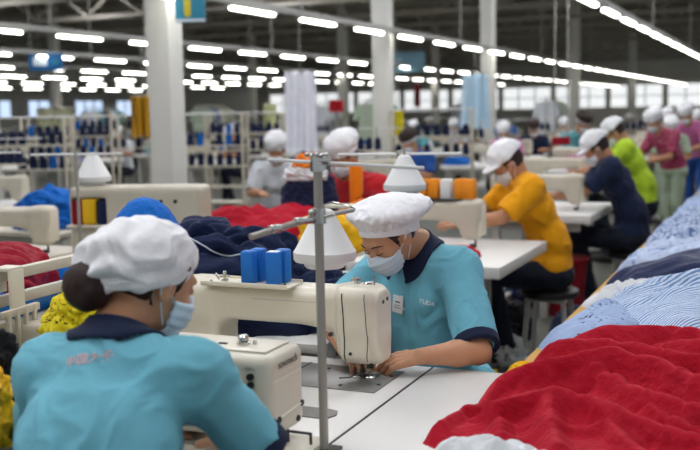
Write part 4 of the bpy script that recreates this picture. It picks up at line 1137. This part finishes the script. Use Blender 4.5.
heap('pink_red_garment', (-1.66, 5.20, TZ), .15, .10, .05, M_red, 'folded pink red garment lying on the white table beside the orange worker', 'garment', seed=61, fold=.3)
heap('blue_garment', (-1.86, 4.98, TZ), .12, .10, .10, M_bluefab, 'crumpled blue garment under the arm of the machine behind', 'garment', seed=62, fold=.3)
# red bin and bag under the tables by the aisle
t = empty('red_bin', (-1.55, 7.65, 0), 0, 'red plastic bin under the second white table', 'bin')
MB().lathe((0, 0, 0), [(.13, 0), (.17, .42), (.18, .43), (.18, .45), (.165, .45)], 24).build('bin', M_redd, t)
heap('dark_bag', (-1.30, 6.75, 0), .17, .15, .24, M_navy, 'dark navy bag on the floor behind the orange worker\'s stool', 'bag', seed=63)
heap('red_bag', (-1.42, 4.62, 0), .14, .13, .2, M_redd, 'red bag on the floor under the nearest aisle table', 'bag', seed=64)
struct(MB().box((-1.02, 8.6, .002), (.06, 1.6, .004)).build('trim_95', M_yrail, None, False))
# ---- left middle: boxy machines
t = empty('thread_winding_machine', tuple(at(142, 225, 5.5))[:2]+(TZ,), radians(14), 'large cream boxy machine in the left middle, spools in its window', 'machine')
def wm(P):
    v = rb(P, (0, 0, .215), (.37, .12, .205), .03)
    v = np.maximum(v, -rb(P, (-.255, -.10, .285), (.10, .07, .075), .01)); return v
sdf('housing', wm, (-.40, -.15, -.01), (.40, .15, .45), .009, M_cream2, t)
MB().box((-.255, -.10, .208), (.24, .10, .014), bev=.004).build('spool_ledge', M_cream, t)
mb = MB()
for x in (.16, .24): mb.cyl((x, -.118, .34), (x, -.126, .34), .011, n=12)
mb.build('screw', M_dark, t)
wmp = Vector(t.location); Rw = Matrix.Rotation(radians(14), 3, 'Z')
for dx, m, nm in ((-.325, M_redd, 'dark red'), (-.250, mat('yellow_thread', '#f2c00c', .7), 'yellow'), (-.180, M_navy, 'dark navy')):
    p = wmp + Rw @ Vector((dx, -.085, .216)); put_spool(p, m, nm + ' thread spool in the window of the large cream machine', 'spools in the machine window', 1.25, dx > -.3 and dx < -.2)
p = wmp + Rw @ Vector((-.27, 0, .42)); white_cone(tuple(p), 1.1, 'white plastic cone standing on the large cream machine at left')
table('machine_table', wmp.x-.6, wmp.x+.40, wmp.y-.45, wmp.y+.35, 'beige table under the large cream machine at left', m=M_cream2)
p = at(52, 238, 5.9); pm = put_machine(p.x-.05, p.y, 'cream sewing machine at the left edge, before the large boxy machine', rz=radians(8))
table('sewing_table', p.x-1.2, p.x+.08, p.y-.3, p.y+.3, 'beige sewing table at the left edge under a cream machine', m=M_cream2)
for (x, y, lb) in ((p.x-.3, p.y-.22, 'thin thread stand at the left edge, before the cream machine'), (wmp.x-.2, wmp.y-.28, 'thin dark thread stand in front of the large cream machine')):
    s_ = put_stand(x, y, lb)
    for c in list(s_.children):
        if c.name.startswith('spool_shelf'): bpy.data.objects.remove(c)
heap('blue_garment_pile', at(48, 205, 7.3)-Vector((0, 0, .0)), .22, .22, .26, M_bluefab, 'deep blue garment heap left of the large cream machine', 'garment pile', seed=71, fold=.3); col.objects[-1].location.z = TZ
q = col.objects[-1].location; table('garment_table', q.x-.5, q.x+.35, q.y-.3, q.y+.35, 'beige table under the deep blue garment heap', m=M_cream2)
# ---- far lines
rng = random.Random(11)
lines = [(-1.95, [12.5, 15.05, 17.6, 20.2, 23, 26, 30, 34]), (-3.7, [9.5, 11.8, 13.6, 15.6, 18.1, 20.6, 23.5, 27, 31]), (-6.2, [6.6, 9.0, 11.5, 14, 16.5, 19, 21.5, 25, 29, 33]),
         (-8.8, [9.2, 11.7, 14.2, 16.7, 19.2, 22, 25, 29, 33]), (-11.6, [12.2, 14.7, 17.2, 19.7, 22.5, 26, 30]), (-14.5, [16, 18.6, 21.5, 25, 29]), (-17.6, [20, 23.5, 27, 31])]
nmz = ['the aisle line', 'the second line', 'the third line', 'the fourth line', 'the fifth line', 'the sixth line', 'the farthest line']
heapm = [(M_navy, 'navy'), (M_bluefab, 'blue'), (M_red, 'red'), (M_white_fab, 'white'), (M_yellow, 'yellow'), (M_teal, 'teal'), (M_black_fab, 'black'), (M_whsh, 'pale grey'), (M_pink, 'pink'), (M_cream2, 'beige')]
hp = {}
shirts = [(M_teal, 'teal'), (M_whsh, 'white'), (M_blsh, 'blue'), (M_redsh, 'red'), (M_teal, 'teal'), (M_pink, 'pink'), (M_navsh, 'navy')]
nsp = 0; cnt = {}
racks = [at(px, 140, d) for px, d in ((22, 11.5), (70, 13.5), (112, 15.5), (205, 12.5), (245, 15.0), (432, 13.0))]
def seen(x, y, m=30):
    v = Vector((x, y, 1))-CAM; z = v.dot(fw); return z > 1 and -m < 350+F_PX*v.dot(rt)/z < 700+m
for li, (lx, ys) in enumerate(lines):
    ln = nmz[li]
    for yi, y in enumerate(ys):
        if not seen(lx-.4, y+.5, 60): continue
        if any(abs(r.x-(lx-.45)) < 1.15 and -.9 < r.y-y < 1.9 for r in racks): continue
        put_table(lx, y, 'blurred white sewing table in %s behind' % ln, 'sewing tables of %s' % ln)
        put_machine(lx-.18, y+.5, 'blurred cream sewing machine in %s behind' % ln, 'sewing machines of %s' % ln)
        if li > 0 or yi > 1:
            put_stand(lx-.5, y+.85, 'blurred thread stand in %s behind' % ln, 'thread stands of %s' % ln)
            for k in range(4 if y < 20 else 2):
                if nsp < 150:
                    put_spool((lx-.80+k*.105, y+.85, TZ+.367), M_navy if (li+yi) % 4 else M_bluefab, 'small dark thread spool on a stand in %s' % ln, 'thread spools of %s' % ln, 1.2); nsp += 1
        if rng.random() < .8:
            m, cn = rng.choice(heapm)
            if m.name not in hp: hp[m.name] = heap('garment_heap', (0, 0, 0), .2, .17, .20, m, seed=len(hp)*3+80, fold=.3, na=48, nt_=20); o = hp[m.name]
            else: o = hp[m.name].copy(); col.objects.link(o)
            o.location = (lx-.62+rng.uniform(-.08, .2), y+.22, TZ); s = rng.uniform(.55, 1.0); o.scale = (s, s, s*rng.uniform(.7, 1.3)); o.rotation_euler.z = rng.uniform(0, 6)
            tag(o, '%s garment heap on a table of %s' % (cn, ln), 'garment heap', '%s garment heaps of %s' % (cn, ln))
        if rng.random() < .5 and y > 9 and not (li == 0 and y < 20):
            m, cn = rng.choice(shirts)
            put_person('far', (lx-.25, y+1.22, 1.23), rng.uniform(-40, 15), 'small blurred worker in %s shirt in %s' % (cn, ln), m, group='%s shirted workers of %s' % (cn, ln), stool=False, cap=M_capw if rng.random() < .8 else M_hair)
# ---- garments on hangers over the far lines
gm = {}
hg = [(M_whsh, 'white'), (M_white_fab, 'white'), (M_cream2, 'beige'), (M_blsh, 'blue'), (M_teal, 'teal'), (M_black_fab, 'black'), (cloth('grey_cloth', '#8d9096', .4, 8), 'grey'), (cloth('tan_cloth', '#b7a286', .4, 8), 'tan'), (M_sage, 'sage green')]
def hang_rail(x, y, n, ln, ri):
    t = empty('garment_rail', (x, y, 0), 0, 'blurred grey garment rail standing in %s' % ln, 'garment rail', 'garment rails of %s' % ln)
    L = n*.16
    MB().cyl((0, 0, 1.80), (0, L, 1.80), .014, n=8).build('rail', M_leg, t)
    for yy in (0, L): MB().cyl((0, yy, 0), (0, yy, 1.80), .016, n=8).box((0, yy, .02), (.5, .05, .04)).build('upright', M_leg, t)
    for k in range(n):
        m, cn = rng.choice(hg)
        if 'g' not in gm:
            mb = MB(); q = [(-.22, -.05), (-.10, .0), (.10, .0), (.22, -.05), (.30, -.30), (.22, -.34), (.17, -.22), (.18, -.70), (-.18, -.70), (-.17, -.22), (-.22, -.34), (-.30, -.30)]
            mb.prism([(a, -.03, b) for a, b in q], (0, .06, 0)); mb.cyl((0, 0, -.01), (0, 0, .07), .004, n=6)
            gm['g'] = mb.build('hanging_shirt', m, None, False); o = gm['g']
        else: o = gm['g'].copy(); col.objects.link(o)
        o.material_slots[0].link = 'OBJECT'; o.material_slots[0].material = m
        o.location = (x, y+.08+k*.16, 1.735); o.rotation_euler.z = rng.uniform(-.15, .15)
        tag(o, '%s shirt on a hanger on a rail in %s' % (cn, ln), 'shirt', '%s shirts hung in %s' % (cn, ln))
for li, x, y, n in ((4, -12.9, 31, 7), (2, -7.3, 17.5, 7), (4, -12.9, 20.5, 8), (3, -10.0, 21, 7), (2, -7.3, 23.5, 7), (5, -15.8, 20, 8), (1, -4.8, 21.5, 7), (5, -15.8, 25, 8), (4, -12.9, 26, 7)):
    hang_rail(x, y, n, nmz[li], 0)
# ---- shelves of thread spools
nr = 0
for (px, d, n, zz, where) in ((22, 11.5, 9, (1.0, 1.28), 'at the far left edge'), (70, 13.5, 10, (1.05, 1.33), 'behind the white cone at left'), (112, 15.5, 10, (1.10, 1.38), 'left of the big white column'), (205, 12.5, 8, (.95, 1.2), 'right of the big white column'), (245, 15.0, 9, (1.05, 1.3), 'left of the hanging white cloth'), (432, 13.0, 8, (1.0, 1.25), 'right of the lemon yellow cloth')):
    c = at(px, 140, d); t = empty('spool_rack', (c.x, c.y, 0), radians(12), 'blurred beige rack with two shelves of dark thread spools ' + where, 'rack')
    L = n*.13
    for sx in (-L/2, L/2):
        for sy in (-.10, .10): MB().box((sx, sy, .80), (.03, .03, 1.6), bev=.003).build('post', M_cream2, t)
    for z in (.5,)+zz: MB().box((0, 0, z), (L, .22, .02), bev=.003).build('shelf', M_cream2, t)
    MB().cyl((-L/2, 0, 1.6), (L/2, 0, 1.6), .012, n=8).build('top_rod', M_cone, t)
    Rr = Matrix.Rotation(radians(12), 3, 'Z')
    for z in zz:
        for k in range(n):
            if rng.random() < .15: continue
            q = c + Rr @ Vector(((k-(n-1)/2)*.125, 0, 0)); put_spool((q.x, q.y, z+.011), M_navy if rng.random() < .85 else M_bluefab, 'dark thread spool on the rack ' + where, 'spools on the rack ' + where, 1.3)
# ---- things hung from the lamp rails
def hanging(name, px, py0, py1, wpx, railx, m, label, cat='cloth', seed=0, ncol=8):
    top = at_x(px, py0, railx); bot = at_x(px, py1, railx); d = (top-CAM).dot(fw); w = wpx/F_PX*d; h = top.z-bot.z
    o = empty(name, (top.x, top.y, top.z), radians(24), label, cat)
    n = 40; V = []; F = []; mz = 14
    for s in (1, -1):
        for j in range(mz+1):
            for i in range(n+1):
                u = i/n-.5; v = j/mz
                V.append((u*w*(1+.12*v+.03*sin(v*5+seed)), (.03+.02*v)*sin(u*ncol*2+seed+v*.7)*1.2+s*.008+.01*sin(v*4+u*3), -v*h+.01*sin(u*9+seed)*v))
    R = n+1; T = (mz+1)*R
    for j in range(mz):
        for i in range(n):
            a = j*R+i; F.append((a, a+R, a+R+1, a+1)); F.append((a+T, a+1+T, a+R+1+T, a+R+T))
    for j in range(mz):
        for i in (0, n): a = j*R+i; F.append((a, a+R, a+R+T, a+T))
    for i in range(n):
        for j in (0, mz): a = j*R+i; F.append((a, a+1, a+1+T, a+T))
    me = bpy.data.meshes.new('cloth'); me.from_pydata(V, [], F); me.update(); link('cloth', me, m, o)
    MB().cyl((0, 0, 0), (0, 0, 2.70-top.z), .006, n=6).cyl((-w/2, 0, .0), (w/2, 0, .0), .012, n=8).build('hanger', M_fix, o)
    return o
M_strp = pattern('yellow_brown_stripe', '#e2a81a', '#5b3f14', 5, .55, True)
M_sky = cloth('pale_blue_sheet', '#bcd8ea', .3, 6)
hanging('hanging_cloth', 300, 71, 152, 30, -5.25, cloth('lilac_white_sheet', '#eeeef6', .3, 6), 'white folded cloth hanging from the big lamp row, left of centre', seed=1)
hanging('hanging_cloth', 143, 96, 137, 25, -8.95, M_strp, 'yellow and brown striped cloth hanging left of the white column', seed=2)
hanging('hanging_cloth', 475, 74, 128, 26, -5.25, M_sky, 'pale blue sheet hanging left of the column at right of centre', seed=3)
hanging('hanging_cloth', 397, 110, 137, 12, -5.25, cloth('lemon_cloth', '#e6d81a', .4, 8), 'small lemon yellow cloth hanging right of the middle column', seed=4)
hanging('hanging_cloth', 417, 84, 107, 6, -8.95, M_redd, 'narrow maroon cloth hanging right of the middle column', seed=5)
hanging('hanging_cloth', 336, 100, 112, 14, -8.95, M_redsh, 'small red cloth hanging right of the white folded one', seed=6)
hanging('hanging_cloth', 270, 104, 128, 12, -8.95, cloth('pale_green', '#cfd2a2', .4, 8), 'pale green cloth hanging left of the white folded one', seed=7)
hanging('hanging_cloth', 55, 108, 130, 36, -12.2, cloth('olive_pale', '#a9aa8c', .4, 8), 'pale olive sheet hanging over the lines at upper left', seed=8)
def sign(px, py, w, h, railx, m, label, zr=2.72, marks=None):
    c = at_x(px, py, railx); d = (c-CAM).dot(fw); W = w/F_PX*d; Hh = h/F_PX*d
    o = empty('hanging_sign', tuple(c), radians(24), label, 'sign')
    MB().box((0, 0, 0), (W, .03, Hh), bev=.004).build('sign_panel', m, o)
    topz = 4.8 if c.z > 2.7 else 2.72
    MB().cyl((-W*.35, 0, Hh/2), (-W*.35, 0, topz-c.z), .008, n=6).build('hanging_rod', M_fix, o); MB().cyl((W*.35, 0, Hh/2), (W*.35, 0, topz-c.z), .008, n=6).build('hanging_rod', M_fix, o)
    if marks: marks(o, W, Hh)
    return o
M_sgn = mat('blue_sign', '#1c6fae', .5); M_wp = mat('white_sign_print', '#d7e4ee', .5); M_tl = mat('teal_sign', '#2b8fae', .5); M_ye = mat('yellow_sign_print', '#e6cf1c', .5)
def mk1(o, W, H): MB().box((-W*.17, -.017, .02*H), (W*.42, .004, H*.5), bev=.001).build('white_mark', M_wp, o); MB().box((W*.3, -.017, 0), (W*.2, .004, H*.3)).build('mark', M_tl, o)
def mk2(o, W, H):
    MB().box((0, -.017, -H*.44), (W, .004, H*.1)).build('white_border', M_wp, o)
    MB().box((-.08*W, -.019, .08*H), (W*.22, .004, H*.45), bev=.001).cyl((-.08*W, -.017, -.2*H), (-.08*W, -.021, -.2*H), W*.11, n=16).build('yellow_figure', M_ye, o)
sign(46, 62, 34, 17, -12.2, M_sgn, 'blue hanging sign with a white mark at upper left', marks=mk1)
sign(190, 8, 30, 28, -5.05, M_tl, 'teal sign with yellow figure beside the white column at the top', marks=mk2)
sign(408, 62, 34, 20, -8.95, mat('pale_blue_sign', '#7fa9bd', .5), 'pale blue blurred sign right of the middle column')
sign(561, 141, 18, 8, -2.2, M_redd, 'small red board beyond the orange worker')

for (x, y, s, m, lb, sd) in ((-1.62, 6.05, .8, M_white_fab, 'white cloth bundle on the floor under the nearest aisle table', 101), (-1.80, 6.75, 1.1, M_black_fab, 'black cloth bundle on the floor behind the first white table', 102), (-1.20, 5.35, .7, M_redd, 'small red cloth bundle on the floor beside the first table leg', 103),
    (-1.55, 5.15, .9, M_yellow, 'yellow cloth bundle on the floor under the first white table', 104), (-1.20, 7.15, .9, M_white_fab, 'white cloth bundle on the floor between the two stools', 105), (-2.0, 5.4, 1.2, M_black_fab, 'black bag under the first white table', 106), (-1.9, 8.0, 1.2, M_navy, 'navy bag under the second white table', 107)):
    heap('cloth_bundle', (x, y, 0), .16*s, .15*s, .22*s, m, lb, 'bundle', seed=sd, fold=.35)
w = bpy.data.worlds.new('world'); bpy.context.scene.world = w; w.use_nodes = True
w.node_tree.nodes['Background'].inputs['Color'].default_value = (.86, .93, 1, 1); w.node_tree.nodes['Background'].inputs['Strength'].default_value = .4
sc = bpy.context.scene
sc.view_settings.view_transform = 'Standard'; sc.view_settings.look = 'None'; sc.view_settings.gamma = 1; sc.view_settings.exposure = .42
sc.cycles.use_denoising = True; sc.cycles.max_bounces = 6; sc.cycles.diffuse_bounces = 3
